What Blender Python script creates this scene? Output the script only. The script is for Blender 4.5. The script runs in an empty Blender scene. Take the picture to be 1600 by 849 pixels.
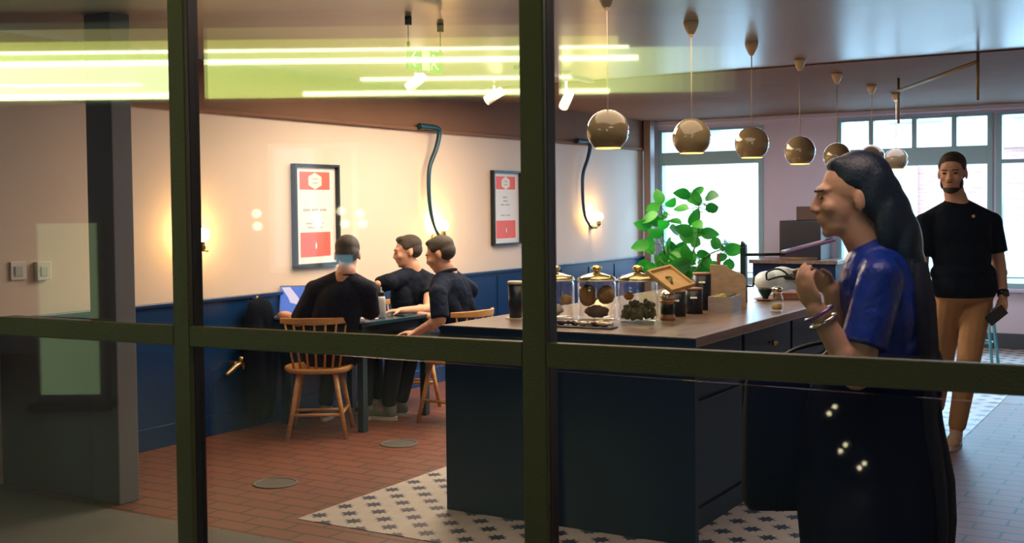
import bpy, bmesh, math, random
from mathutils import Vector as V, Matrix
random.seed(7)
S = bpy.context.scene
COL = S.collection
# ------------------------------------------------------------------ camera
F = 1805.0
YAW = math.atan(1090 / 1805); PITCH = -0.0327; ROLL = -0.011
CAM = V((0, -2.0, 1.5))
_f = V((-math.sin(YAW), math.cos(YAW), 0)); _r = V((math.cos(YAW), math.sin(YAW), 0)); _u = V((0, 0, 1))
FW = _f * math.cos(PITCH) + _u * math.sin(PITCH); _up = -_f * math.sin(PITCH) + _u * math.cos(PITCH)
R_ = _r * math.cos(ROLL) + _up * math.sin(ROLL); U_ = -_r * math.sin(ROLL) + _up * math.cos(ROLL)
cd = bpy.data.cameras.new('camera'); cam = bpy.data.objects.new('camera', cd); COL.objects.link(cam)
m = Matrix((R_, U_, -FW)).transposed().to_4x4(); m.translation = CAM
cam.matrix_world = m
cd.sensor_width = 36; cd.lens = F / 1600 * 36; cd.shift_y = (384 - 424.5) / 1600 * -1 * -1
cd.clip_start = 0.05; cd.clip_end = 200
cd.dof.use_dof = True; cd.dof.focus_distance = 6.2; cd.dof.aperture_fstop = 9
S.camera = cam
def at(x, y, d):
    """a point of the place on a sight line, d metres in front of the camera"""
    return CAM + (FW * F + R_ * (x - 800) - U_ * (y - 384)) * (d / F)
# ------------------------------------------------------------------ world, exposure
S.view_settings.view_transform = 'Standard'; S.view_settings.look = 'None'
S.view_settings.gamma = 1; S.view_settings.use_curve_mapping = False; S.view_settings.exposure = 0.0
w = bpy.data.worlds.new('sky'); S.world = w; w.use_nodes = True
w.node_tree.nodes['Background'].inputs[0].default_value = (0.66, 0.88, 1.0, 1)
w.node_tree.nodes['Background'].inputs[1].default_value = 4.6
try: S.cycles.use_denoising = True
except Exception: pass
S.cycles.max_bounces = 10; S.cycles.transparent_max_bounces = 24; S.cycles.sample_clamp_indirect = 4
S.cycles.caustics_reflective = False; S.cycles.caustics_refractive = False

def lamp(name, kind, loc, energy, color, size=0.1, rot=None, spot=None, size_y=None):
    l = bpy.data.lights.new(name, kind); o = bpy.data.objects.new(name, l); COL.objects.link(o)
    o.location = loc; l.energy = energy; l.color = color
    if kind == 'AREA':
        l.size = size
        if size_y: l.shape = 'RECTANGLE'; l.size_y = size_y
    elif kind in ('POINT', 'SPOT'): l.shadow_soft_size = size
    if spot: l.spot_size = spot; l.spot_blend = 0.6
    if rot: o.rotation_euler = rot
    return o
sun = lamp('sun', 'SUN', (0, 15, 12), 2.2, (1.0, 0.97, 0.92)); sun.data.angle = math.radians(1)
sun.rotation_euler = V((-0.25, -0.62, 0.74)).to_track_quat('Z', 'Y').to_euler()
# area lamp added for daylight outside the windows; fill for unseen ceiling lights
lamp('daylight_fill', 'AREA', (-3.3, 12.6, 2.6), 430, (0.42, 0.70, 1.0), 4.5, (math.radians(-78), 0, 0), size_y=2.2)
lamp('cafe_ceiling_fill', 'AREA', (-4.2, 5.2, 2.44), 150, (1.0, 0.80, 0.56), 1.6, size_y=2.4)
lamp('counter_ceiling_fill', 'AREA', (-2.3, 3.2, 2.44), 26, (1.0, 0.78, 0.55), 1.5, size_y=2.0)
lamp('entrance_ceiling_fill', 'AREA', (-0.9, 1.3, 2.44), 13, (1.0, 0.75, 0.65), 1.0, size_y=1.0)
lamp('back_wall_fill', 'AREA', (-2.9, 8.6, 2.44), 38, (0.86, 0.84, 1.0), 2.6, size_y=1.2)  # unseen fill added to brighten the back wall
lamp('arcade_light', 'AREA', (-1.6, -0.26, 2.52), 3.0, (0.85, 0.95, 0.10), 4.0, size_y=0.12)

# ------------------------------------------------------------------ materials
MATS = {}
def mat(name, col, rough=0.6, metal=0.0, em=None, es=0.0, bump=0.0, bscale=60, spec=0.5, var=0.0, vscale=6, coat=0, bd=0.01):
    if name in MATS: return MATS[name]
    m = bpy.data.materials.new(name); m.use_nodes = True; nt = m.node_tree; b = nt.nodes['Principled BSDF']
    b.inputs['Base Color'].default_value = (*col, 1); b.inputs['Roughness'].default_value = rough
    b.inputs['Metallic'].default_value = metal; b.inputs['Specular IOR Level'].default_value = spec
    b.inputs['Coat Weight'].default_value = coat
    if em: b.inputs['Emission Color'].default_value = (*em, 1); b.inputs['Emission Strength'].default_value = es
    if bump or var:
        tc = nt.nodes.new('ShaderNodeTexCoord'); n = nt.nodes.new('ShaderNodeTexNoise')
        n.inputs['Scale'].default_value = bscale; n.inputs['Detail'].default_value = 4
        nt.links.new(tc.outputs['Object'], n.inputs['Vector'])
        if bump:
            bp = nt.nodes.new('ShaderNodeBump'); bp.inputs['Strength'].default_value = bump; bp.inputs['Distance'].default_value = bd
            nt.links.new(n.outputs['Fac'], bp.inputs['Height']); nt.links.new(bp.outputs['Normal'], b.inputs['Normal'])
        if var:
            n2 = nt.nodes.new('ShaderNodeTexNoise'); n2.inputs['Scale'].default_value = vscale; n2.inputs['Detail'].default_value = 5
            nt.links.new(tc.outputs['Object'], n2.inputs['Vector'])
            mx = nt.nodes.new('ShaderNodeMix'); mx.data_type = 'RGBA'
            mx.inputs[6].default_value = (*[c * (1 - var) for c in col], 1); mx.inputs[7].default_value = (*[min(1, c * (1 + var)) for c in col], 1)
            nt.links.new(n2.outputs['Fac'], mx.inputs[0]); nt.links.new(mx.outputs[2], b.inputs['Base Color'])
    MATS[name] = m; return m
def wood(name, c1, c2, scale=(1, 12, 12), rough=0.45):
    if name in MATS: return MATS[name]
    m = mat(name, c1, rough); nt = m.node_tree; b = nt.nodes['Principled BSDF']
    tc = nt.nodes.new('ShaderNodeTexCoord'); mp = nt.nodes.new('ShaderNodeMapping'); mp.inputs['Scale'].default_value = scale
    n = nt.nodes.new('ShaderNodeTexNoise'); n.inputs['Scale'].default_value = 4; n.inputs['Detail'].default_value = 6
    r = nt.nodes.new('ShaderNodeValToRGB'); r.color_ramp.elements[0].color = (*c1, 1); r.color_ramp.elements[1].color = (*c2, 1)
    r.color_ramp.elements[0].position = 0.35; r.color_ramp.elements[1].position = 0.65
    nt.links.new(tc.outputs['Object'], mp.inputs[0]); nt.links.new(mp.outputs[0], n.inputs['Vector'])
    nt.links.new(n.outputs['Fac'], r.inputs[0]); nt.links.new(r.outputs[0], b.inputs['Base Color'])
    return m
def pane_mat(name='window_glass', k=0.11, rg=0.0, tint=(1, 1, 1), gc=(1, 1, 1)):
    if name in MATS: return MATS[name]
    m = bpy.data.materials.new(name); m.use_nodes = True; nt = m.node_tree; nt.nodes.clear()
    o = nt.nodes.new('ShaderNodeOutputMaterial'); t = nt.nodes.new('ShaderNodeBsdfTransparent'); g = nt.nodes.new('ShaderNodeBsdfGlossy')
    t.inputs[0].default_value = (*tint, 1); g.inputs['Roughness'].default_value = rg; g.inputs[0].default_value = (*gc, 1)
    x = nt.nodes.new('ShaderNodeMixShader')
    lw = nt.nodes.new('ShaderNodeLayerWeight'); lw.inputs[0].default_value = 0.5
    pw = nt.nodes.new('ShaderNodeMath'); pw.operation = 'POWER'; pw.inputs[1].default_value = 4.0
    mm = nt.nodes.new('ShaderNodeMath'); mm.operation = 'MULTIPLY_ADD'; mm.inputs[1].default_value = 0.8; mm.inputs[2].default_value = k
    mm.use_clamp = True; nt.links.new(lw.outputs['Facing'], pw.inputs[0]); nt.links.new(pw.outputs[0], mm.inputs[0])
    nt.links.new(mm.outputs[0], x.inputs[0]); nt.links.new(t.outputs[0], x.inputs[1]); nt.links.new(g.outputs[0], x.inputs[2])
    nt.links.new(x.outputs[0], o.inputs[0]); MATS[name] = m; return m

M_skin = mat('skin', (0.62, 0.33, 0.22), 0.5, bump=0.05, bscale=200, var=0.12, vscale=30)
M_navy = mat('navy_paint', (0.002, 0.017, 0.060), 0.5, spec=0.2, var=0.12, vscale=3)
M_wains = mat('blue_panelling', (0.003, 0.034, 0.125), 0.25, var=0.1, vscale=2)
M_beige = mat('cream_plaster', (0.74, 0.60, 0.50), 0.75, bump=0.05, bscale=25, var=0.05, vscale=2)
M_grey = mat('grey_wall_paint', (0.16, 0.16, 0.15), 0.7, bump=0.08, bscale=70, var=0.1, vscale=3)
M_ceil = mat('ceiling_paint', (0.31, 0.27, 0.26), 0.30, var=0.08, vscale=1.5)
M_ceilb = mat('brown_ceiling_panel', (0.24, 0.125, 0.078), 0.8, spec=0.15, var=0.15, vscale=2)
M_white = mat('white_plastic', (0.75, 0.72, 0.66), 0.35)
M_black = mat('black_metal', (0.012, 0.016, 0.018), 0.35, 0.3)
M_frame = mat('dark_olive_steel', (0.066, 0.052, 0.010), 0.42, 0.0, bump=0.25, bscale=260)
M_teal = mat('grey_blue_window_paint', (0.34, 0.56, 0.62), 0.4)
M_oak = wood('oiled_oak', (0.55, 0.27, 0.085), (0.68, 0.36, 0.13))
M_top = wood('brown_worktop_oak', (0.16, 0.105, 0.075), (0.27, 0.19, 0.14), (8, 1, 8), 0.28)
M_brass = mat('polished_brass', (0.85, 0.58, 0.22), 0.22, 1.0)
M_chrome = mat('polished_steel', (0.75, 0.72, 0.62), 0.12, 1.0)
M_glass = pane_mat('jar_glass', 0.05)
M_pane = pane_mat('window_glass', 0.05, 0.022)
M_bulb = mat('glowing_bulb', (1, 0.9, 0.7), 0.4, em=(1.0, 0.58, 0.18), es=120)
M_lav = mat('lavender_white_wall', (0.76, 0.70, 0.84), 0.75, var=0.05)
M_darkcloth = mat('black_cotton', (0.003, 0.005, 0.012), 0.9, spec=0.1, bump=0.3, bscale=22)
M_hair = mat('dark_brown_hair', (0.030, 0.017, 0.010), 0.55, bump=0.9, bscale=160)

# ------------------------------------------------------------------ mesh helpers
def obj(name, bm, m, parent=None, smooth=False, bevel=0, local=False):
    me = bpy.data.meshes.new(name); bmesh.ops.recalc_face_normals(bm, faces=bm.faces[:]); bm.to_mesh(me); bm.free()
    for x in (m if isinstance(m, (list, tuple)) else [m]): me.materials.append(x)
    o = bpy.data.objects.new(name, me); COL.objects.link(o)
    if smooth:
        for p in me.polygons: p.use_smooth = True
    if parent:
        o.parent = parent
        if not local: o.matrix_parent_inverse = Matrix.Translation(-parent.location) if not any(parent.rotation_euler) else parent.matrix_basis.inverted()
    if bevel:
        b = o.modifiers.new('bevel', 'BEVEL'); b.width = bevel; b.segments = 2; b.limit_method = 'ANGLE'
    return o
def tag(o, label, cat, group=None, kind=None):
    if label: o['label'] = label
    if cat: o['category'] = cat
    if group: o['group'] = group
    if kind: o['kind'] = kind
    return o
def empty(name, loc, label, cat, group=None, rz=0):
    o = bpy.data.objects.new(name, None); COL.objects.link(o); o.location = loc; o.rotation_euler = (0, 0, rz)
    o.empty_display_size = 0.1
    return tag(o, label, cat, group)
def struct(name, bm, m, parent=None, **k):
    o = obj(name, bm, m, parent, **k)
    if not parent: o['kind'] = 'structure'
    return o
def B(): return bmesh.new()
def box(bm, x0, x1, y0, y1, z0, z1, mi=0, mtx=None):
    vs = [bm.verts.new((x, y, z)) for x in (x0, x1) for y in (y0, y1) for z in (z0, z1)]
    if mtx: 
        for v in vs: v.co = mtx @ v.co
    fs = [(0, 1, 3, 2), (4, 6, 7, 5), (0, 4, 5, 1), (2, 3, 7, 6), (0, 2, 6, 4), (1, 5, 7, 3)]
    for f in fs:
        q = bm.faces.new([vs[i] for i in f]); q.material_index = mi
    return bm
def fr(d, up=V((0, 0, 1))):
    z = V(d).normalized(); x = up.cross(z)
    if x.length < 1e-3: x = V((1, 0, 0)).cross(z)
    x.normalize(); y = z.cross(x); return Matrix((x, y, z)).transposed()
def cone(bm, p0, p1, r0, r1, seg=16, caps=True, mi=0):
    p0 = V(p0); p1 = V(p1); m3 = fr(p1 - p0)
    a = []; b = []
    for i in range(seg):
        t = 2 * math.pi * i / seg; q = V((math.cos(t), math.sin(t), 0))
        a.append(bm.verts.new(p0 + m3 @ (q * r0))); b.append(bm.verts.new(p1 + m3 @ (q * r1)))
    for i in range(seg):
        j = (i + 1) % seg; f = bm.faces.new((a[i], a[j], b[j], b[i])); f.material_index = mi; f.smooth = True
    if caps:
        bm.faces.new(a[::-1]).material_index = mi; bm.faces.new(b).material_index = mi
    return bm
def ell(bm, c, r, axes=None, seg=16, rings=10, mi=0):
    m3 = axes if axes else Matrix.Identity(3)
    if isinstance(r, (int, float)): r = (r, r, r)
    g = bmesh.ops.create_uvsphere(bm, u_segments=seg, v_segments=rings, radius=1.0)
    for v in g['verts']:
        v.co = V(c) + m3 @ V((v.co.x * r[0], v.co.y * r[1], v.co.z * r[2]))
        for f in v.link_faces: f.material_index = mi; f.smooth = True
    return bm
def cap(bm, p0, p1, r0, r1, seg=12):
    ell(bm, p0, r0, seg=seg, rings=8); ell(bm, p1, r1, seg=seg, rings=8); cone(bm, p0, p1, r0, r1, seg); return bm
def tube(bm, pts, r, seg=10, mi=0):
    pts = [V(p) for p in pts]; rings = []
    rr = r if isinstance(r, (list, tuple)) else [r] * len(pts)
    prev = None
    for i, p in enumerate(pts):
        d = (pts[min(i + 1, len(pts) - 1)] - pts[max(i - 1, 0)]).normalized()
        if prev is None: x = fr(d).col[0]
        else: x = (prev - d * prev.dot(d)).normalized()
        prev = x; y = d.cross(x)
        rings.append([bm.verts.new(p + (x * math.cos(2 * math.pi * k / seg) + y * math.sin(2 * math.pi * k / seg)) * rr[i]) for k in range(seg)])
    for a, b in zip(rings, rings[1:]):
        for k in range(seg):
            j = (k + 1) % seg; f = bm.faces.new((a[k], a[j], b[j], b[k])); f.smooth = True; f.material_index = mi
    bm.faces.new(rings[0][::-1]).material_index = mi; bm.faces.new(rings[-1]).material_index = mi
    return bm
def lathe(bm, c, prof, seg=32, mi=0, squash=1.0):
    """prof: (radius, z) pairs; radius 0 ends close on the axis"""
    c = V(c); rings = []
    for r, z in prof:
        if r < 1e-5: rings.append([bm.verts.new(c + V((0, 0, z)))])
        else: rings.append([bm.verts.new(c + V((r * math.cos(2 * math.pi * k / seg), r * squash * math.sin(2 * math.pi * k / seg), z))) for k in range(seg)])
    for a, b in zip(rings, rings[1:]):
        for k in range(seg):
            j = (k + 1) % seg
            if len(a) == 1 and len(b) == 1: continue
            if len(a) == 1: f = bm.faces.new((a[0], b[j], b[k]))
            elif len(b) == 1: f = bm.faces.new((a[k], a[j], b[0]))
            else: f = bm.faces.new((a[k], a[j], b[j], b[k]))
            f.smooth = True; f.material_index = mi
    return bm
def spline(pts, n=8):
    pts = [V(p) for p in pts]; out = []
    for i in range(len(pts) - 1):
        p0 = pts[max(i - 1, 0)]; p1 = pts[i]; p2 = pts[i + 1]; p3 = pts[min(i + 2, len(pts) - 1)]
        for k in range(n):
            t = k / n
            out.append(0.5 * ((2 * p1) + (p2 - p0) * t + (2 * p0 - 5 * p1 + 4 * p2 - p3) * t * t + (3 * p1 - p0 - 3 * p2 + p3) * t ** 3))
    out.append(pts[-1]); return out
def remesh(name, bm, m, parent, voxel=0.008, smooth=4):
    """fuse the overlapping solids in bm into one continuous skin"""
    o = obj('tmp_' + name, bm, m)
    r = o.modifiers.new('r', 'REMESH'); r.mode = 'VOXEL'; r.voxel_size = voxel; r.use_smooth_shade = True
    s = o.modifiers.new('s', 'SMOOTH'); s.factor = 0.5; s.iterations = smooth
    dg = bpy.context.evaluated_depsgraph_get(); dg.update()
    me = bpy.data.meshes.new_from_object(o.evaluated_get(dg)); me.name = name
    me.materials.clear(); me.materials.append(m)
    for p in me.polygons: p.use_smooth = True; p.material_index = 0
    bpy.data.objects.remove(o)
    n = bpy.data.objects.new(name, me); COL.objects.link(n)
    if parent:
        n.parent = parent; n.matrix_parent_inverse = parent.matrix_basis.inverted()
    return n
def copy_tree(o, parent=None):
    c = o.copy(); COL.objects.link(c)
    if parent: c.parent = parent
    for ch in list(o.children): copy_tree(ch, c)
    return c

# ------------------------------------------------------------------ room
XW, YF, HC = -5.72, 10.7, 2.50
def brick_mat(name, c1, c2, mortar, bw, rh, ms, rough=0.35, rot=None):
    m = mat(name, c1, rough); nt = m.node_tree; b = nt.nodes['Principled BSDF']
    tc = nt.nodes.new('ShaderNodeTexCoord'); mp = nt.nodes.new('ShaderNodeMapping'); br = nt.nodes.new('ShaderNodeTexBrick')
    br.inputs['Scale'].default_value = 1; br.inputs['Brick Width'].default_value = bw; br.inputs['Row Height'].default_value = rh
    br.inputs['Mortar Size'].default_value = ms; br.inputs['Mortar Smooth'].default_value = 0.2
    br.inputs['Color1'].default_value = (*c1, 1); br.inputs['Color2'].default_value = (*c2, 1); br.inputs['Mortar'].default_value = (*mortar, 1)
    if rot: mp.inputs['Rotation'].default_value = rot
    nt.links.new(tc.outputs['Object'], mp.inputs[0]); nt.links.new(mp.outputs[0], br.inputs[0]); nt.links.new(br.outputs[0], b.inputs['Base Color'])
    bp = nt.nodes.new('ShaderNodeBump'); bp.inputs['Strength'].default_value = 0.4; bp.inputs['Distance'].default_value = 0.004; bp.invert = True
    nt.links.new(br.outputs[1], bp.inputs['Height']); nt.links.new(bp.outputs[0], b.inputs['Normal'])
    return m
M_terra = brick_mat('terracotta_paviors', (0.17, 0.048, 0.026), (0.205, 0.064, 0.034), (0.02, 0.022, 0.022), 0.265, 0.12, 0.007, 0.48)
def star_mat():
    m = mat('star_pattern_tile', (0.5, 0.45, 0.42), 0.4); nt = m.node_tree; b = nt.nodes['Principled BSDF']; L = nt.links.new
    def M(op, a, bb=None, c=None):
        n = nt.nodes.new('ShaderNodeMath'); n.operation = op
        for i, x in enumerate((a, bb, c)):
            if x is None: continue
            if isinstance(x, (int, float)): n.inputs[i].default_value = x
            else: L(x, n.inputs[i])
        return n.outputs[0]
    tc = nt.nodes.new('ShaderNodeTexCoord'); sp = nt.nodes.new('ShaderNodeSeparateXYZ'); L(tc.outputs['Object'], sp.inputs[0])
    P, Q = 0.214, 0.196
    def cell(ox, oy):
        x = M('ABSOLUTE', M('MULTIPLY', M('SUBTRACT', M('FRACT', M('ADD', M('DIVIDE', sp.outputs[0], P), ox)), 0.5), P))
        y = M('ABSOLUTE', M('MULTIPLY', M('SUBTRACT', M('FRACT', M('ADD', M('DIVIDE', sp.outputs[1], Q), oy)), 0.5), Q))
        # eight-pointed star: four long thin points on the axes joined with four on the diagonals
        a = M('ADD', M('MINIMUM', x, y), M('MULTIPLY', M('MAXIMUM', x, y), 0.42))
        s1 = M('LESS_THAN', a, 0.0235)
        u = M('MULTIPLY', M('ADD', x, y), 0.7071); v = M('ABSOLUTE', M('MULTIPLY', M('SUBTRACT', x, y), 0.7071))
        bb = M('ADD', M('MINIMUM', u, v), M('MULTIPLY', M('MAXIMUM', u, v), 0.42))
        s2 = M('LESS_THAN', bb, 0.021)
        return M('MAXIMUM', s1, s2)
    s = M('MAXIMUM', cell(0.90, 0.70), cell(0.40, 0.20))
    # fine joints
    jx = M('LESS_THAN', M('FRACT', M('DIVIDE', sp.outputs[0], P)), 0.02); jy = M('LESS_THAN', M('FRACT', M('DIVIDE', sp.outputs[1], Q)), 0.02)
    n = nt.nodes.new('ShaderNodeTexNoise'); n.inputs['Scale'].default_value = 9; L(tc.outputs['Object'], n.inputs[0])
    bg = nt.nodes.new('ShaderNodeMix'); bg.data_type = 'RGBA'; bg.inputs[6].default_value = (0.50, 0.44, 0.40, 1); bg.inputs[7].default_value = (0.62, 0.57, 0.53, 1); L(n.outputs[0], bg.inputs[0])
    mx = nt.nodes.new('ShaderNodeMix'); mx.data_type = 'RGBA'; L(s, mx.inputs[0]); L(bg.outputs[2], mx.inputs[6]); mx.inputs[7].default_value = (0.035, 0.045, 0.10, 1)
    m2 = nt.nodes.new('ShaderNodeMix'); m2.data_type = 'RGBA'; L(M('MULTIPLY', M('MAXIMUM', jx, jy), 0.35), m2.inputs[0]); L(mx.outputs[2], m2.inputs[6]); m2.inputs[7].default_value = (0.3, 0.26, 0.24, 1)
    L(m2.outputs[2], b.inputs['Base Color']); return m
M_star = star_mat()
struct('floor', box(B(), XW - 0.2, 2.2, 1.9, YF + 0.1, -0.1, 0.0), M_terra)
struct('floor_entrance', box(B(), XW - 0.2, 2.2, 0.05, 1.9, -0.1, 0.0), mat('grey_screed', (0.15, 0.145, 0.13), 0.7, bump=0.1, bscale=40, var=0.25, vscale=2.5))
struct('floor_star_tiles', box(B(), -3.78, -1.33, 2.215, YF - 0.01, 0.0, 0.003), M_star)
# left wall: panelling below, plaster above, moulded rail, painted frieze
struct('wall_left', box(B(), XW - 0.2, XW, 0.05, YF + 0.2, 0.0, HC), M_beige)
b = box(B(), XW, XW + 0.022, 2.12, YF, 0.0, 0.895)
y = 2.2
while y < YF: box(b, XW + 0.02, XW + 0.030, y, y + 0.012, 0.16, 0.86); y += 0.62
struct('trim_1', b, M_wains)
struct('trim_2', box(B(), XW, XW + 0.045, 2.12, YF, 0.895, 0.918), M_wains, bevel=0.004)
struct('baseboard_left', box(B(), XW, XW + 0.036, 2.12, YF, 0.0, 0.14), M_wains, bevel=0.004)
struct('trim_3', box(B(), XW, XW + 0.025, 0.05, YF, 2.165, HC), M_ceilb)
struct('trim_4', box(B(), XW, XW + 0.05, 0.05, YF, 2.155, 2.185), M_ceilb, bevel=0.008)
struct('wall_right', box(B(), 2.0, 2.2, 0.05, YF + 0.2, 0.0, HC), M_beige)
struct('ceiling', box(B(), XW - 0.2, 2.2, -0.1, 6.25, HC + 0.01, HC + 0.2), M_ceil)
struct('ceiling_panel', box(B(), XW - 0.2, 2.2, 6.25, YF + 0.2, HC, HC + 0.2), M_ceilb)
# pillar and low divider by the entrance
struct('pillar', box(B(), -4.95, -4.755, 1.97, 2.10, 0.0, HC + 0.03), mat('pillar_paint', (0.17, 0.165, 0.17), 0.6, bump=0.05, bscale=50), bevel=0.006)
struct('partition', box(B(), XW, -4.95, 1.98, 2.09, 0.0, 0.93), M_grey, bevel=0.006)
# back wall with two window openings
WA = (-5.62, -4.33, 0.62, 2.40)     # x0,x1,z0,z1
WB = (-3.50, -1.90, 0.62, 2.42)
WC = (-1.87, 0.6, 0.62, 2.42)
b = B()
t0, t1 = YF, YF + 0.16
box(b, XW, WA[0], t0, t1, 0, HC); box(b, WA[1], WB[0], t0, t1, 0, HC); box(b, WB[1], WC[0], t0, t1, 0, HC); box(b, WC[1], 2.0, t0, t1, 0, HC)
for W in (WA, WB, WC): box(b, W[0], W[1], t0, t1, 0, W[2]); box(b, W[0], W[1], t0, t1, W[3], HC)
struct('wall_back', b, M_lav)
struct('baseboard_back', box(B(), XW, 2.0, YF - 0.025, YF, 0.0, 0.16), mat('slate_skirting', (0.06, 0.075, 0.10), 0.5), bevel=0.004)
struct('trim_5', box(B(), XW + 0.06, 2.0, YF - 0.07, YF, HC - 0.05, HC), M_lav, bevel=0.006)
struct('pillar_2', box(B(), XW + .045, XW + .13, 10.40, 10.52, 0, HC), mat('brown_post_paint', (.30, .22, .18), .6), bevel=.004)
def shop_window(n, W, cols, zt0, zt1):
    x0, x1, z0, z1 = W; y0, y1 = YF - 0.02, YF + 0.10; t = 0.055
    b = B()
    box(b, x0, x0 + t, y0, y1, z0, z1); box(b, x1 - t, x1, y0, y1, z0, z1)
    box(b, x0 + t, x1 - t, y0, y1, z0, z0 + t); box(b, x0 + t, x1 - t, y0, y1, z1 - t * 0.5, z1)
    box(b, x0 + t, x1 - t, y0 + 0.005, y1 - 0.01, zt0, zt1)
    for c in cols: box(b, c - 0.025, c + 0.025, y0 + 0.01, y1 - 0.015, zt1, z1 - t * 0.5)
    w_ = struct('window_%d' % n, b, M_teal, bevel=0.004)
    p = box(B(), x0 + t * .5, x1 - t * .5, YF + 0.05, YF + 0.056, z0 + t * .5, zt0 + 0.01)
    obj('pane', p, pane_mat('street_window_glass', 0.05, 0.0, (0.9, 0.98, 1.0)), w_)
    edges = [x0 + t * .5] + list(cols) + [x1 - t * .5]
    for a, c in zip(edges, edges[1:]):
        obj('pane', box(B(), a, c, YF + 0.05, YF + 0.056, zt1 - 0.01, z1 - 0.02), MATS['street_window_glass'], w_)
    obj('sill', box(B(), x0 - 0.03, x1 + 0.03, YF - 0.10, YF - 0.02, z0 - 0.03, z0), M_lav, w_)
shop_window(2, WA, [], 1.98, 2.13)
shop_window(3, WB, [-3.13, -2.68, -2.28], 1.90, 2.09)
shop_window(4, WC, [-1.2], 1.90, 1.94)

# ------------------------------------------------------------------ the big steel-framed window we look through
ZT0, ZT1, FWD = 1.180, 1.234, 0.055
ZT0, ZT1 = 1.179, 1.229
def tz(x, z): return z + 0.0100 * (x + 1.19) if 1.0 < z < 1.4 else z      # middle crossbar tilted, lower at the left, to line up in the camera view
b = B()
xs = [-4.187 + k for k in range(7)]
for x in xs: box(b, x, x + FWD, 0.0, 0.016, 0.10, HC + 0.03)
for a, c in zip(xs, xs[1:]):
    for z0, z1 in ((0.10, 0.155), (ZT0, ZT1), (2.26, 2.315)):
        n0 = len(b.verts); box(b, a + FWD, c, 0.0, 0.016, z0, z1); b.verts.ensure_lookup_table()
        for v in b.verts[n0:]: v.co.z = tz(v.co.x, v.co.z)
w1 = struct('window_1', b, M_frame, bevel=0.003)
bd = B()
for a, c in zip(xs, xs[1:]):
    box(bd, a + .006, a + FWD, 0.016, 0.048, 0.11, HC); n0 = len(bd.verts)
    for z0, z1 in ((0.11, 0.150), (ZT0 + .012, ZT1 - .004), (2.265, 2.31)): box(bd, a + FWD, c + .006, 0.016, 0.048, z0, z1)
    bd.verts.ensure_lookup_table()
    for v in bd.verts[n0:]: v.co.z = tz(v.co.x, v.co.z)
obj('glazing_bead', bd, mat('black_gasket', (0.01, 0.012, 0.014), 0.4), w1)
for i, (a, c) in enumerate(zip(xs, xs[1:])):
    for z0, z1 in ((0.155, ZT0), (ZT1, 2.26)):
        obj('pane', box(B(), a + FWD, c + .006, 0.034, 0.040, z0 - (.03 if z0 > 1 else 0), z1 + (.0 if z0 > 1 else -.01)), M_pane, w1)
struct('wall_front', box(box(box(B(), XW - 0.2, xs[0], -0.1, 0.05, 0, 3.6), xs[-1] + FWD, 2.2, -0.1, 0.05, 0, 3.6), xs[0], xs[-1] + FWD, -0.1, 0.05, HC + 0.03, 3.6), mat('dark_olive_render', (0.07, 0.07, 0.04), 0.6))
struct('sill', box(B(), xs[0], xs[-1] + FWD, -0.02, 0.05, 0.0, 0.10), M_frame)

# ------------------------------------------------------------------ arcade behind the camera, roof and sides added to shut out sky (seen only as reflections)
struct('floor_arcade', box(B(), -17, 7, -16, -0.1, -0.1, 0.0), mat('arcade_paving', (0.05, 0.05, 0.05), 0.5))
struct('ceiling_sky_block', box(B(), -17, 7, -16, -0.1, 3.6, 3.8), mat('sky_block_soffit', (0.05, 0.05, 0.045), 0.8))
struct('wall_sky_block', box(box(B(), -17.2, -17, -16, 0, 0, 3.6), 7, 7.2, -16, 0, 0, 3.6), mat('sky_block_wall', (0.04, 0.04, 0.045), 0.8))
RA = V((math.cos(YAW), -math.sin(YAW), 0)); NA = V((-math.sin(YAW), -math.cos(YAW), 0))   # along and away
MA = Matrix((RA, -NA, V((0, 0, 1)))).transposed().to_4x4()
MA.translation = V((0, -0.0, 0)) + V((CAM.x, -CAM.y, 0)) * 1.0
# NA measured from the mirrored eye: the opposite shopfront stands 12 m along it
def aw(s, d, z): return V((0, 2.0, 0)) + RA * s + NA * d + V((0, 0, z))
def abox(bm, s0, s1, d0, d1, z0, z1, mi=0):
    vs = [bm.verts.new(aw(s, d, z)) for s in (s0, s1) for d in (d0, d1) for z in (z0, z1)]
    for f in [(0, 1, 3, 2), (4, 6, 7, 5), (0, 4, 5, 1), (2, 3, 7, 6), (0, 2, 6, 4), (1, 5, 7, 3)]:
        bm.faces.new([vs[i] for i in f]).material_index = mi
    return bm
struct('wall_arcade_back', abox(B(), -8, 11, 12.25, 12.5, 0, 3.6), mat('arcade_shopfront', (0.03, 0.03, 0.035), 0.7))
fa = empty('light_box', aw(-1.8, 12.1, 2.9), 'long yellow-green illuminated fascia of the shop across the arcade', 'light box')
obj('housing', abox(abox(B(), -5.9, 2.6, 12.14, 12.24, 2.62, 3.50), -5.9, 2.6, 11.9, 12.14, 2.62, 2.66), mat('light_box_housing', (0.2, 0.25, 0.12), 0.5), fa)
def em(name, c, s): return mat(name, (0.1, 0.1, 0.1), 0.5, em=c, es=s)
obj('diffuser_or_fade', abox(B(), -5.8, -3.3, 12.10, 12.14, 2.68, 3.03), em('lit_mint_diffuser', (0.78, 1.0, 0.42), 9.5), fa)
obj('diffuser_or_fade', abox(abox(B(), -3.3, 1.0, 12.10, 12.14, 2.68, 3.03), -5.8, 1.0, 12.10, 12.14, 3.03, 3.17), em('lit_green_diffuser', (0.66, 0.80, 0.18), 6.8), fa)
obj('diffuser_or_fade', abox(B(), -5.8, 1.1, 12.10, 12.14, 3.17, 3.29), em('olive_diffuser', (0.60, 0.62, 0.12), 4.5), fa)
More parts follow.
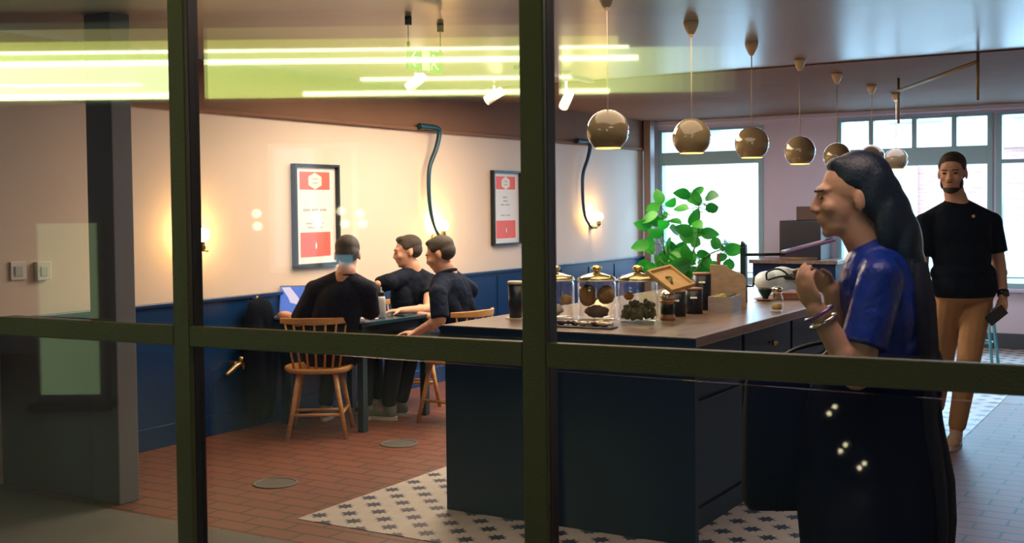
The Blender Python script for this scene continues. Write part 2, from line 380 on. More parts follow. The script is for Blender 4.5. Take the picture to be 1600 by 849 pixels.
obj('diffuser_or_fade', abox(B(), -5.8, 1.0, 12.11, 12.14, 3.29, 3.42), em('olive_fade_strip', (0.50, 0.44, 0.14), 1.8), fa)  # soft upper edge of the glow put into dimmer emission strips
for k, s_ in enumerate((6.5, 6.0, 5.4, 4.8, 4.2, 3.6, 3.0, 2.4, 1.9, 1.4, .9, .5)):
    obj('diffuser_or_fade', abox(B(), 1.0 + k * .11, 1.11 + k * .11, 12.10, 12.14, 2.70, 3.17), em('end_fade_step_%d' % k, (0.62, 0.82, 0.30), s_), fa)  # fade at the glow's end stepped into falling emission strengths
for z, s0, s1, rr in ((3.055, -5.8, 1.3, .028), (3.17, -5.4, 1.2, .016), (2.715, -5.8, -3.4, .026), (2.715, -2.2, 1.0, .024), (2.83, -5.8, -3.9, .014), (2.86, -1.6, 0.6, .02)):
    obj('tube', tube(B(), [aw(s0, 12.06, z), aw(s1, 12.06, z)], rr), em('fluorescent_tube', (0.95, 1.0, 0.62), 15.0), fa)
# a lit shop window and small lamps in the opposite front, some doubled to imitate the glazing's second reflection
sw = struct('window_5', abox(abox(abox(abox(abox(B(), -2.60, -2.54, 12.12, 12.25, 0.9, 2.15), -2.10, -2.04, 12.12, 12.25, 0.9, 2.15), -2.6, -1.66, 12.12, 12.25, 0.84, 0.9), -1.72, -1.66, 12.12, 12.25, 0.9, 2.15), -2.6, -1.66, 12.12, 12.25, 2.15, 2.2), mat('white_shop_frame', (0.7, 0.75, 0.8), 0.5))
obj('pane', abox(B(), -2.54, -2.10, 12.16, 12.19, 0.9, 2.15), em('lit_blind', (0.70, 0.85, 1.0), 1.1), sw)
obj('pane', abox(B(), -2.04, -1.72, 12.16, 12.19, 0.9, 1.02), em('lit_shelf', (0.35, 0.75, 0.9), 1.8), sw)
def glow(x, y, r=0.045, d=12.0, c='round shop lamp glowing in the reflection on the cream wall', g='lamps in the opposite shopfront'):
    s = (x - 800) / F * d; z = 1.5 + (325 - (x - 800) * -0.011 * -1 - y) / F * d
    z = (CAM + (FW * F + R_ * (x - 800) - U_ * (y - 384)) * (d / F)).z
    o = obj('globe_lamp', ell(B(), aw(s, d, max(z, r)), r), em('warm_shop_lamp', (1.0, 0.86, 0.55), 8.0), smooth=True)
    tag(o, c, 'lamp', g)
for x, y in ((394, 334), (395, 354), (487, 337), (489, 351), (526, 330), (532, 350), (556, 334), (560, 350)): glow(x, y)
for x, y in ((1298, 641), (1289, 652), (1315, 702), (1307, 712), (1345, 732), (1337, 739)): glow(x, y, 0.012, 6.0, 'small warm lamp of an added pair, mirrored over the dark skirt', 'paired lamps added in the arcade')  # second lamp of each pair added to imitate the glazing's doubled reflection

tm_ = empty('totem', aw(-3.4, 8.8, 0), 'dimly lit green panel stand in the arcade, mirrored beside the pillar', 'display stand')
obj('lit_face', abox(B(), -3.62, -3.18, 8.66, 8.68, 0.12, 1.42), em('dim_green_panel', (0.42, 0.62, 0.24), 0.95), tm_)
obj('case', abox(B(), -3.66, -3.14, 8.68, 8.80, 0.06, 1.46), MATS['arcade_shopfront'], tm_)
obj('foot', abox(B(), -3.70, -3.10, 8.60, 8.88, 0.0, 0.06), M_black, tm_)

# ------------------------------------------------------------------ street beyond the back windows
struct('street', box(B(), -40, 30, YF + 0.2, 40, -0.15, -0.02), mat('pale_asphalt', (0.45, 0.46, 0.48), 0.8))
bl = empty('terraced_building', (-4, 23, 0), 'red brick and white building across the street, seen through the far windows', 'building')
M_rb = brick_mat('red_brick', (0.66, 0.33, 0.32), (0.72, 0.40, 0.38), (0.72, 0.50, 0.48), 0.23, 0.08, 0.01, 0.8, (math.radians(90), 0, 0))
obj('wall', box(B(), -5.2, 10, 23, 26, 0, 2.9), M_rb, bl); obj('white_wall', box(B(), -16, -5.2, 22.9, 26, 0, 2.9), mat('white_render', (0.75, 0.73, 0.74), 0.7), bl)
obj('upper_wall', box(B(), -14, 10, 23.0, 26, 2.9, 9), mat('white_render', (0.75, 0.73, 0.74), 0.7), bl)
obj('string_course', box(B(), -14, 10, 22.92, 23.0, 2.6, 2.95), MATS['white_render'], bl)
obj('shopfront', box(B(), -14, 10, 22.94, 23.0, 0.0, 1.05), mat('pale_stone', (0.6, 0.65, 0.65), 0.7), bl)
for k in range(9):
    x = -13 + k * 2.4
    fr_ = obj('window', box(box(box(box(box(B(), x, x + .1, 22.9, 23, 3.3, 5.2), x + 1.0, x + 1.1, 22.9, 23, 3.3, 5.2), x, x + 1.1, 22.9, 23, 5.2, 5.3), x, x + 1.1, 22.88, 23, 3.2, 3.3), x + .1, x + 1.0, 22.93, 23, 4.2, 4.26), MATS['white_render'], bl)
    obj('pane', box(B(), x + .1, x + 1.0, 22.96, 22.99, 3.3, 5.2), mat('sky_lit_glass', (0.03, 0.12, 0.16), 0.1), fr_)

# ------------------------------------------------------------------ counter island
IX0, IX1, IY0, IY1, IZ = -3.24, -1.93, 2.71, 6.0, 0.925
isl = empty('counter_island', (-2.6, 4.3, 0), 'long navy painted counter island with a brown oak worktop', 'counter')
obj('carcass', box(B(), IX0 + 0.04, -2.02, IY0 + 0.04, IY1 - 0.04, 0.0, IZ - 0.045), M_navy, isl)
obj('end_panel', box(B(), IX0, IX1 + 0.01, IY0, IY0 + 0.04, 0.0, IZ - 0.045), M_navy, isl, bevel=0.002)
obj('worktop', box(B(), IX0 - 0.01, IX1 + 0.02, IY0 - 0.012, IY1, IZ - 0.045, IZ), [M_top], isl, bevel=0.004)
obj('front_edge', box(B(), IX0 - 0.012, IX1 + 0.022, IY0 - 0.016, IY0 - 0.010, IZ - 0.047, IZ - 0.006), M_navy, isl)
obj('plinth', box(B(), -2.02, -2.005, IY0 + 0.04, IY1 - 0.04, 0.0, 0.10), M_navy, isl)
for k in range(4):
    y0 = IY0 + 0.08 + k * 0.78
    d = obj('drawer', box(B(), -2.02, -2.0, y0, y0 + 0.74, 0.62, 0.86), M_navy, isl, bevel=0.003)
    obj('door', box(B(), -2.02, -2.0, y0, y0 + 0.74, 0.12, 0.60), M_navy, isl, bevel=0.003)
    obj('knob', ell(cone(B(), (-2.0, y0 + 0.37, 0.77), (-1.975, y0 + 0.37, 0.77), 0.007, 0.007), (-1.968, y0 + 0.37, 0.77), 0.017), M_brass, d)

# ------------------------------------------------------------------ pendants over the counter
M_shade = mat('glossy_putty_enamel', (0.24, 0.18, 0.10), 0.12, coat=0.6)
M_shade_in = mat('shade_inside', (0.95, 0.80, 0.35), 0.5, em=(1.0, 0.72, 0.18), es=1.6)
def pendant(x, y, zb, hc, r, lab):
    zc = zb + r * 0.80
    p = empty('pendant_lamp', (x, y, zb), lab, 'lamp', 'globe pendants in a row over the counter')
    a0 = math.acos(0.80)
    prof = []
    for k in range(0, 21):
        t = math.pi * k / 20; zz = math.cos(t)
        if zz < -0.80: break
        prof.append((r * math.sin(t) if k else 0, zc + r * zz - 0))
    prof.append((r * 0.60, zb))
    inner = [(pr[0] * 0.97 if pr[0] else 0, zc + (pr[1] - zc) * 0.97) for pr in prof[::-1]]
    inner[0] = (r * 0.575, zb + 0.001)
    o = obj('shade', lathe(B(), (x, y, 0), prof), M_shade, p, smooth=True)
    obj('inner_shade', lathe(B(), (x, y, 0), inner), M_shade_in, p, smooth=True)
    obj('rim', lathe(B(), (x, y, 0), [(r * .60, zb), (r * .615, zb - .004), (r * .57, zb - .004), (r * .57, zb)]), M_shade_in, p)
    obj('bulb', ell(B(), (x, y, zb + 0.045), 0.028), mat('pendant_bulb', (1, .9, .6), 0.4, em=(1.0, 0.70, 0.28), es=22), p)
    obj('cable', cone(B(), (x, y, zc + r * .98), (x, y, hc - 0.03), 0.0035, 0.0035, 8), mat('pale_cable', (0.55, 0.42, 0.33), 0.6), p)
    obj('ceiling_cap', lathe(B(), (x, y, 0), [(0, hc - .085), (.010, hc - .083), (.024, hc - .06), (.038, hc - .028), (.042, hc - .002), (0, hc)], 20), mat('cream_cap', (0.92, 0.74, 0.46), 0.4), p, smooth=True)
LB = ['pendant nearest the window frame, its cap hidden in the green glare', 'second globe pendant, hanging left of the leafy plant top', 'third globe pendant, before the right jamb of the bright window',
      'fourth globe pendant, before the lavender wall', 'fifth globe pendant, above the walking woman\'s forehead', 'sixth globe pendant, behind the top of the woman\'s hair', 'farthest globe pendant of the row, behind the dark-haired woman']
X_P = -2.44
for k, (px, py, rp) in enumerate(((950, 231, 33), (1081, 239, 30), (1175, 246, 26.5), (1250, 256, 24), (1308, 262, 21.5), (1362, 262, 20), (1400, 264, 18))):
    d0 = CAM; t = (FW * F + R_ * (px - 800) - U_ * (py - 384)); q = (X_P - CAM.x) / t.x; p = CAM + t * q
    pendant(X_P, p.y, p.z, HC + 0.01 if p.y < 6.25 else HC, rp / F * (q * F), LB[k])

# ------------------------------------------------------------------ small ceiling things
sg = empty('exit_sign', (-3.6, 3.05, 2.3), 'green hanging emergency exit sign with a white arrow and running figure', 'sign')
M_g = mat('exit_green', (0.05, 0.42, 0.05), 0.4, em=(0.08, 0.5, 0.02), es=0.25); M_w = mat('exit_white', (0.85, 0.9, 0.8), 0.4, em=(0.8, 0.9, 0.6), es=0.35)
sx, sy0, sy1, sz0, sz1 = -3.60, 2.93, 3.25, 2.235, 2.350
obj('panel', box(B(), sx - 0.012, sx, sy0, sy1, sz0, sz1), M_g, sg)
b = B()
def poly(bm, pts, x=sx + 0.0015, th=0.002):
    a = [bm.verts.new((x, p[0], p[1])) for p in pts]; c = [bm.verts.new((x - th, p[0], p[1])) for p in pts]
    bm.faces.new(a); bm.faces.new(c[::-1])
    for i in range(len(pts)): j = (i + 1) % len(pts); bm.faces.new((a[i], c[i], c[j], a[j]))
cy, cz = sy0 + 0.062, (sz0 + sz1) / 2
poly(b, [(cy - .045, cz), (cy - .005, cz + .040), (cy + .008, cz + .040), (cy - .018, cz + .012), (cy + .045, cz + .012), (cy + .045, cz - .012), (cy - .018, cz - .012), (cy + .008, cz - .040), (cy - .005, cz - .040)])
obj('arrow', b, M_w, sg)
b = B(); poly(b, [(sy0 + .125, sz0 + .006), (sy0 + .195, sz0 + .006), (sy0 + .195, sz1 - .006), (sy0 + .125, sz1 - .006)])
obj('door_symbol', b, M_w, sg)
b = B(); c = sy0 + .235
ell(b, (sx, c - .005, cz + .035), (.003, .009, .009))
for p0, p1, r in (((c, cz + .022), (c - .004, cz - .004), .009), ((c, cz + .018), (c - .026, cz + .010), .004), ((c, cz + .018), (c + .024, cz + .006), .004), ((c - .004, cz - .006), (c - .024, cz - .024), .006), ((c - .024, cz - .024), (c - .02, cz - .045), .005), ((c - .002, cz - .006), (c + .022, cz - .030), .006), ((c + .022, cz - .03), (c + .04, cz - .036), .005)):
    cone(b, (sx + .0005, *p0), (sx + .0005, *p1), r, r * .9, 8)
obj('running_figure', b, M_w, sg)
for yy in (sy0 + .012, sy1 - .012):
    obj('chain', tube(B(), [(sx - .006, yy, sz1), (sx - .006, yy, HC - .02)], .0022), M_black, sg)
    obj('ring', ell(B(), (sx - .006, yy, sz1 + .018), (.006, .013, .015)), M_black, sg)
    obj('ceiling_hook', box(B(), sx - .018, sx + .008, yy - .014, yy + .014, HC - .035, HC + .01), M_black, sg, bevel=.002)
def spot(px, py, d, lab, tilt):
    p = at(px, py, d); hc = HC + .01 if p.y < 6.25 else HC
    s = empty('track_spotlight', p, lab, 'spotlight', 'white cylinder spotlights on the ceiling')
    a = V((math.cos(tilt[0]) * math.cos(tilt[1]), math.sin(tilt[0]) * math.cos(tilt[1]), -math.sin(tilt[1])))
    obj('head', cone(B(), p - a * .075, p + a * .075, .034, .038, 20), M_white, s)
    obj('lens', cone(B(), p + a * .075, p + a * .0762, .031, .031, 20), mat('spot_lens', (.9, .8, .6), .3, em=(1, .8, .5), es=1.5), s)
    obj('stem', tube(B(), [p, p + V((0, 0, .07)), V((p.x, p.y, hc - .02))], .009), M_white, s)
    obj('ceiling_mount', cone(B(), (p.x, p.y, hc - .025), (p.x, p.y, hc), .035, .04, 20), M_white, s)
spot(885, 157, 8.6, 'white spotlight just right of the middle window post', (-0.6 - .9, .75))
spot(772, 150, 8.9, 'white spotlight left of the middle window post', (-2.3, .55))
spot(650, 128, 8.0, 'white spotlight under the green exit sign', (-2.3, .7))
tr = empty('lighting_track', (-4.3, 6.0, 2.47), 'thin white lighting track on the ceiling beside the middle window post', 'lighting track')
obj('rail', box(B(), -4.24, -4.20, 5.1, 6.24, HC - .012, HC + .01), M_white, tr)
obj('end_cap', box(B(), -4.245, -4.195, 5.08, 5.10, HC - .014, HC + .01), M_black, tr)
hf = empty('suspended_rail', (-1.75, 7.0, 2.2), 'thin brass-coloured hanging frame below the brown ceiling on the right', 'hanging frame')
A0, A1 = at(1404, 142, 9.2), at(1528, 96, 7.7)
M_dkbrass = mat('dull_brass', (0.32, 0.24, 0.10), .4, .6)
obj('bar', tube(B(), [A0, A1], .012), M_dkbrass, hf)
for p in (A0, A1): obj('rod', tube(B(), [V((p.x, p.y, HC)), V((p.x, p.y, p.z - .26 * 1))], .010), M_dkbrass, hf)

# ------------------------------------------------------------------ left wall: sconces, posters, switches, coat
def sconce(y, z, hoseY, lab):
    x = XW + .05
    s = empty('wall_sconce', (XW + .03, y, z), lab, 'wall lamp', 'bare bulb wall lamps')
    obj('bulb', ell(B(), (x + .06, y, z + .015), .047), M_bulb, s)
    obj('holder', lathe(B(), (x + .06, y, z), [(0, -.085), (.022, -.08), (.026, -.055), (.018, -.03), (.022, -.02), (0, -.02)], 16), M_brass, s)
    obj('bracket', tube(B(), spline([(XW + .03, y + .0, z - .09), (x + .03, y, z - .095), (x + .06, y, z - .085), (x + .06, y + .05, z - .09)]), .007), M_brass, s)
    obj('wall_plate', cone(B(), (XW + .001, y, z - .09), (XW + .03, y, z - .09), .035, .032), M_brass, s)
    if hoseY:
        X = XW + .07
        pts = spline([(X, hoseY - .25, 2.19), (X + .02, hoseY - .05, 2.185), (X + .03, hoseY + .0, 2.15), (X + .02, hoseY - .03, 2.02), (X, hoseY - .11, 1.84), (X, hoseY - .12, 1.6), (X, hoseY - .08, 1.42), (X, hoseY - .0, z - .05), (X, hoseY + .08, z - .1), (X, y + .03, z - .105)], 10)
        obj('conduit', tube(B(), pts, [.027 - .017 * i / len(pts) for i in range(len(pts))], 12), mat('blue_black_conduit', (0.006, 0.05, 0.075), .3), s)
sconce(3.39, 1.33, None, 'glowing wall bulb by the left window post')
sconce(6.16, 1.34, 6.13, 'glowing wall bulb behind the two seated men, under a curved dark conduit')
sconce(9.10, 1.38, 8.93, 'farthest glowing wall bulb, under a conduit right of the middle window post')
M_red = mat('poster_red', (0.85, 0.13, 0.10), .6); M_paper = mat('poster_paper', (0.80, 0.78, 0.76), .6); M_ink = mat('poster_ink', (0.28, 0.27, 0.28), .6)
def poster(y0, y1, z0, z1, lab, lines):
    s = empty('framed_poster', (XW, (y0 + y1) / 2, z0), lab, 'poster', None)
    x = XW + .002
    f = box(box(box(box(B(), x, x + .045, y0, y0 + .018, z0, z1), x, x + .045, y1 - .018, y1, z0, z1), x, x + .045, y0 + .018, y1 - .018, z0, z0 + .018), x, x + .045, y0 + .018, y1 - .018, z1 - .018, z1)
    obj('frame', f, M_black, s)
    pp = obj('print', box(B(), x, x + .012, y0 + .018, y1 - .018, z0 + .018, z1 - .018), M_paper, s)
    W, H = y1 - y0, z1 - z0; X = x + .0135; ya, yb = y0 + .08 * 1, y1 - .085
    obj('red_panel', box(B(), x + .012, X, ya, yb, z1 - .25 * H, z1 - .075 * H), M_red, pp); obj('red_panel', box(B(), x + .012, X, ya, yb, z0 + .09 * H, z0 + .33 * H), M_red, pp)
    b = B(); cyy, czz = (ya + yb) / 2, z1 - .165 * H
    poly(b, [(cyy + .085 * math.sin(math.pi * k / 3 + .0) * (1.0), czz + .062 * math.cos(math.pi * k / 3)) for k in range(6)], x=X + .001, th=.001)
    obj('badge', b, mat('badge_paper', (.8, .76, .66), .6), pp)
    b = B()
    box(b, X, X + .0014, cyy - .03, cyy + .03, czz + .012, czz + .018); box(b, X, X + .0014, cyy - .028, cyy + .028, czz - .018, czz - .012)
    for (zz, ww, hh) in lines:
        n = max(3, int(ww / .018)); 
        for k in range(n):
            a = cyy - ww / 2 + ww * k / n
            if k % 5 != 4: box(b, x + .012, x + .0126, a, a + ww / n * .62, zz - hh / 2, zz + hh / 2)
    ell(b, (X, cyy, z0 + .20 * H), (.0016, .016, .034)); 
    obj('lettering', b, M_ink, pp)
    obj('emblem', ell(B(), (X + .001, cyy + .002, z0 + .195 * H), (.0018, .009, .024)), M_paper, pp)
poster(4.37, 4.87, 1.085, 1.84, 'black framed red and white poster behind the man seen from behind', [(1.50, .26, .018), (1.40, .20, .010), (1.37, .17, .012)])
poster(7.09, 7.60, 1.15, 1.85, 'black framed red and white poster beside the middle window post', [(1.60, .10, .014), (1.565, .08, .014), (1.53, .18, .014), (1.43, .17, .012)])
for px, lab, wd, dp in ((27, 'flat white light switch, the left one of two on the cream wall', .05, .012), (64, 'thicker white wall unit to the right of the flat switch', .046, .03)):
    t = FW * F + R_ * (px - 800) - U_ * (424 - 384); p = CAM + t * ((XW - CAM.x) / t.x)
    s = empty('wall_switch', (XW, p.y, p.z), lab, 'switch')
    obj('plate', box(B(), XW, XW + dp, p.y - wd, p.y + wd, p.z - .05, p.z + .055), M_white, s, bevel=.004)
    obj('rocker', box(B(), XW + dp, XW + dp + .005, p.y - wd * .5, p.y + wd * .5, p.z - .028, p.z + .028), mat('rocker_grey', (.55, .55, .52), .4), s, bevel=.002)
ct = empty('hanging_coat', (XW + .1, 3.90, .9), 'dark coat hanging against the blue panelling left of the front chair', 'coat')
b = B()
for k in range(7):
    a = -0.09 + k * .03; ell(b, (XW + .12 + .02 * math.sin(k * 2.1), 3.90 + a, .47), (.06, .045, .42 + .02 * math.sin(k * 3)))
ell(b, (XW + .12, 3.90, .80), (.07, .12, .10)); cap(b, (XW + .13, 3.83, .78), (XW + .17, 3.82, .30), .045, .04); cap(b, (XW + .13, 3.97, .78), (XW + .15, 3.96, .28), .045, .035)
remesh('fabric', b, M_darkcloth, ct, .014, 6)
obj('hook', tube(B(), [(XW + .03, 3.90, .89), (XW + .09, 3.90, .88), (XW + .10, 3.90, .91)], .007), M_brass, ct)
cv = empty('brass_hook', (XW + .03, 3.73, .45), 'small brass bag hook shining low on the dark blue panelling', 'hook')
b = B(); t = lambda y, z, x=.09: (XW + x, y, z)
tube(b, spline([t(3.60, .40), t(3.66, .43), t(3.71, .455), t(3.76, .46), t(3.765, .42)]), [.012 + .006 * math.sin(i / 8) for i in range(33)])
obj('arm', b, mat('tarnished_brass', (.55, .40, .22), .3, .9), cv)
obj('knob', ell(B(), t(3.745, .492), .022), M_brass, cv)
obj('back_plate', box(B(), XW + .02, XW + .08, 3.69, 3.75, .43, .48), M_brass, cv, bevel=.004)

# ------------------------------------------------------------------ floor covers
for px, py, lab in ((430, 756, 'round metal floor cover nearer the window'), (624, 694, 'round metal floor cover near the table')):
    t = FW * F + R_ * (px - 800) - U_ * (py - 384); p = CAM + t * (-CAM.z / t.z)
    s = empty('floor_cover', (p.x, p.y, 0), lab, 'floor cover')
    obj('rim', lathe(B(), (p.x, p.y, 0), [(.105, .0), (.125, .0), (.123, .006), (.107, .007), (.105, 0)]), M_chrome_d := mat('dull_steel', (.12, .11, .10), .6, .3), s)
    obj('grate', lathe(B(), (p.x, p.y, 0), [(0, .003)] + [(r_ * .0105, .003 + .0025 * (r_ % 2)) for r_ in range(1, 11)]), mat('worn_steel', (.10, .09, .08), .65, .2), s)

# ------------------------------------------------------------------ chairs and table
def chair_proto():
    c = empty('spindle_chair', (0, 0, 0), 'x', 'chair', 'oak spindle-back chairs')
    b = B()      # saddle seat
    n = 28; top = []; bot = []
    def ring(sc, z):
        r = []
        for k in range(n):
            t = 2 * math.pi * k / n; x = math.cos(t); y = math.sin(t)
            x = math.copysign(abs(x) ** .75, x) * .215 * sc; y = math.copysign(abs(y) ** .8, y) * .205 * sc
            r.append(b.verts.new((x * (1 + .08 * (y > 0)), y, z)))
        return r
    rs = [ring(.96, .425), ring(1.0, .435), ring(1.0, .452), ring(.97, .460), ring(.6, .452)]
    for p, q in zip(rs, rs[1:]):
        for k in range(n): b.faces.new((p[k], p[(k + 1) % n], q[(k + 1) % n], q[k]))
    b.faces.new(rs[0][::-1]); b.faces.new(rs[-1])
    obj('seat', b, M_oak, c, smooth=True)
    for sx_ in (-1, 1):
        obj('leg', cone(B(), (sx_ * .115, -.13, .43), (sx_ * .19, -.205, 0), .019, .013, 12), M_oak, c)
        obj('leg', cone(B(), (sx_ * .125, .13, .43), (sx_ * .20, .195, 0), .019, .013, 12), M_oak, c)
        obj('stretcher', cone(B(), (sx_ * .166, -.18, .16), (sx_ * .173, .17, .16), .010, .010, 8), M_oak, c)
    obj('stretcher', cone(B(), (-.166, -.178, .155), (.166, -.178, .155), .011, .011, 8), M_oak, c)
    obj('stretcher', cone(B(), (-.17, 0, .16), (.17, 0, .16), .010, .010, 8), M_oak, c)
    def arc(a, R=.30, cyy=.06): return V((R * math.sin(a), cyy - R * math.cos(a), 0))
    b = B(); A = .86; prev = None      # bent top rail
    for k in range(17):
        a = -A + 2 * A * k / 16; p = arc(a, .302); nrm = V((math.sin(a), -math.cos(a), 0))
        h = .024 - .006 * abs(k - 8) / 8
        q = [b.verts.new(p + nrm * dx + V((0, 0, .775 + dz))) for dx, dz in ((-.009, -h), (.009, -h), (.011, h), (-.007, h))]
        if prev:
            for i in range(4): j = (i + 1) % 4; b.faces.new((prev[i], prev[j], q[j], q[i]))
        else: b.faces.new(q[::-1])
        prev = q
    b.faces.new(prev); obj('top_rail', b, M_oak, c, bevel=.004)
    for k in range(7):
        a = (-.72 + 1.44 * k / 6); p = arc(a, .302); q = V((p.x * .74, -.17 + .02 * abs(k - 3) / 3, .455))
        obj('spindle', cone(B(), q, p + V((0, 0, .76)), .0085, .0065, 8), M_oak, c)
    return c
ch = chair_proto()
def place_chair(o, x, y, rz, lab):
    o.location = (x, y, 0); o.rotation_euler = (0, 0, rz); o['label'] = lab
c2 = copy_tree(ch); c3 = copy_tree(ch); c4 = copy_tree(ch)
place_chair(ch, -5.10, 3.93, math.radians(34), 'oak spindle chair in front, carrying the man seen from behind')
place_chair(c2, -4.52, 4.72, math.radians(84), 'oak chair beside the counter, under the man in the collared shirt')
place_chair(c3, -4.97, 6.45, math.radians(150), 'empty oak chair behind the men, against the blue panelling')
place_chair(c4, -5.25, 5.20, math.radians(215), 'oak chair at the far side of the table, under the man in the T-shirt')
tb = empty('cafe_table', (-5.2, 4.48, 0), 'dark rectangular table with the laptop and bottle, between the seated men', 'table')
M_tt = mat('dark_table_top', (0.018, 0.05, 0.075), .25)
obj('tabletop', box(B(), -5.66, -4.82, 4.04, 4.90, .715, .742), M_tt, tb, bevel=.004)
obj('apron', box(box(box(box(B(), -5.55, -4.88, 4.09, 4.11, .65, .715), -5.55, -4.88, 4.83, 4.85, .65, .715), -5.57, -5.55, 4.09, 4.85, .65, .715), -4.90, -4.88, 4.11, 4.83, .65, .715), M_black, tb)
for x in (-5.58, -4.90):
    for y in (4.08, 4.80): obj('leg', box(B(), x, x + .05, y, y + .05, 0, .715), M_tt, tb, bevel=.003)
# laptop
lp = empty('laptop', (-5.52, 4.16, .742), 'open laptop with a blue screen at the left end of the table', 'laptop', rz=0)
ld = V((-.50, .86, 0)).normalized(); lr = V((ld.y, -ld.x, 0))      # user looks along ld
pc = V((-5.50, 4.165, .742)); m4 = Matrix((lr, ld, V((0, 0, 1)))).transposed().to_4x4(); m4.translation = pc
obj('base', box(B(), -.15, .15, -.11, .10, 0, .015, 0, m4), mat('laptop_grey', (.25, .26, .28), .35, .6), lp, bevel=.002)
ms = m4 @ Matrix.Translation((0, .10, .015)) @ Matrix.Rotation(math.radians(-14), 4, 'X')
obj('lid', box(B(), -.15, .15, 0, .008, 0, .21, 0, ms), MATS['laptop_grey'], lp, bevel=.002)
sc_ = obj('screen', box(B(), -.143, .143, -.001, 0, .008, .203, 0, ms), em('blue_screen', (.02, .18, .75), 0.9), lp)
b = B()
pts = [(-.135, .195), (-.075, .198), (-.02, .13), (.0, .10), (.055, .045), (.0, .065), (-.07, .085), (-.085, .12)]
vs = [b.verts.new(ms @ V((x, -.0018, z))) for x, z in pts]; b.faces.new(vs)
v2 = [b.verts.new(ms @ V((x, -.0010, z))) for x, z in pts]; b.faces.new(v2[::-1])
for i in range(8): j = (i + 1) % 8; b.faces.new((vs[i], vs[j], v2[j], v2[i]))
obj('screen_shape', b, em('screen_white', (.85, .75, .95), .9), sc_)
# bottle, papers
bt = empty('water_bottle', (-4.955, 4.42, .742), 'grey water bottle with a black cap standing on the table', 'bottle')
bc = (-4.955, 4.42, .742)
obj('body', lathe(B(), bc, [(0, 0), (.033, 0), (.036, .006), (.036, .12), (.034, .135), (.030, .15), (0, .15)], 24), mat('frosted_grey_plastic', (.40, .40, .44), .4), bt, smooth=True)
obj('cap', lathe(B(), bc, [(0, .15), (.027, .15), (.028, .175), (.022, .185), (.012, .190), (.010, .215), (0, .217)], 20), M_black, bt, smooth=True)
pm = Matrix.Translation((-4.99, 4.36, .7425)) @ Matrix.Rotation(.5, 4, 'Z')
tag(obj('paper_sheet', box(B(), -.11, .05, -.07, .07, 0, .0015, 0, pm), mat('paper', (.6, .56, .58), .7)), 'pale paper lying under the water bottle', 'paper')
pm = Matrix.Translation((-4.90, 4.62, .7425)) @ Matrix.Rotation(.2, 4, 'Z')
ph = empty('phone', (-4.90, 4.62, .7425), 'phone lying on the table in front of the man in the T-shirt', 'phone')
obj('case', box(B(), -.035, .035, -.07, .07, 0, .008, 0, pm), M_black, ph, bevel=.002)
obj('screen', box(B(), -.032, .032, -.066, .066, .008, .009, 0, pm), mat('phone_glass', (.02, .03, .04), .15), ph)

# ------------------------------------------------------------------ things on the counter
def jar(x, y, r, h, lab, fill):
    j = empty('glass_jar', (x, y, IZ), lab, 'jar', 'lidded glass jars on the counter')
    c = (x, y, IZ)
    obj('body', lathe(B(), c, [(0, 0), (r * .9, 0), (r, .012), (r, h * .74), (r * .93, h * .80), (r * .93, h * .82), (r * .90, h * .82), (r * .90, h * .80), (r * .965, h * .73), (r * .965, .016), (0, .010)], 40), M_glass, j, smooth=True)
    ld_ = obj('lid', lathe(B(), c, [(0, h * .815), (r * .98, h * .815), (r * 1.0, h * .83), (r * .99, h * .86), (r * .80, h * .90), (r * .45, h * .945), (r * .2, h * .97), (0, h * .975)], 40), mat('bronzed_glass_lid', (.50, .42, .22), .12, .85), j, smooth=True)
    obj('lid_rim', lathe(B(), c, [(r * .95, h * .79), (r * 1.03, h * .80), (r * 1.04, h * .825), (r * .95, h * .82)], 40), mat('clear_rim', (.75, .82, .85), .08, .4), ld_, smooth=True)
    obj('knob', lathe(B(), c, [(0, h * .96), (r * .13, h * .965), (r * .12, h * .99), (r * .26, h * 1.02), (r * .28, h * 1.06), (r * .17, h * 1.10), (0, h * 1.11)], 12), M_brass, ld_, smooth=False)
    fill(x, y, r, h, lab)
def cookie(x, y, z, r, col, name, lab, grp=None, sq=.75, ax=None):
    b = B(); ell(b, (x, y, z), (r, r, r * sq), ax, seg=20, rings=12)
    for v in b.verts:
        n = (v.co - V((x, y, z))).normalized(); v.co += n * random.uniform(-.08, .10) * r
    o = obj(name, b, mat('baked_' + name, col, .85, bump=.7, bscale=45, var=.5, vscale=25), smooth=True); tag(o, lab, name.replace('_', ' '), grp); return o
def fill1(x, y, r, h, lab):
    cookie(x - .02, y - .005, IZ + .05, .062, (.75, .66, .52), 'meringue', 'pale meringue in the jar cut off by the window post', None, .5)
    cookie(x + .045, y + .03, IZ + .10, .032, (.62, .38, .18), 'biscuit', 'small golden biscuit in the jar cut off by the window post', None, .8)
def fill2(x, y, r, h, lab):
    a = Matrix.Rotation(1.25, 3, R_)
    cookie(x - .046, y - .01, IZ + .125, .047, (.40, .20, .03), 'muffin', 'larger golden brown muffin in the middle jar', 'muffins in the middle jar', 1.15)
    cookie(x + .047, y + .01, IZ + .128, .045, (.44, .26, .06), 'muffin', 'smaller golden brown muffin on the right in the middle jar', 'muffins in the middle jar', 1.0)
    cookie(x, y, IZ + .042, .060, (.10, .06, .05), 'brownie', 'dark brownie at the bottom of the middle jar', None, .5)
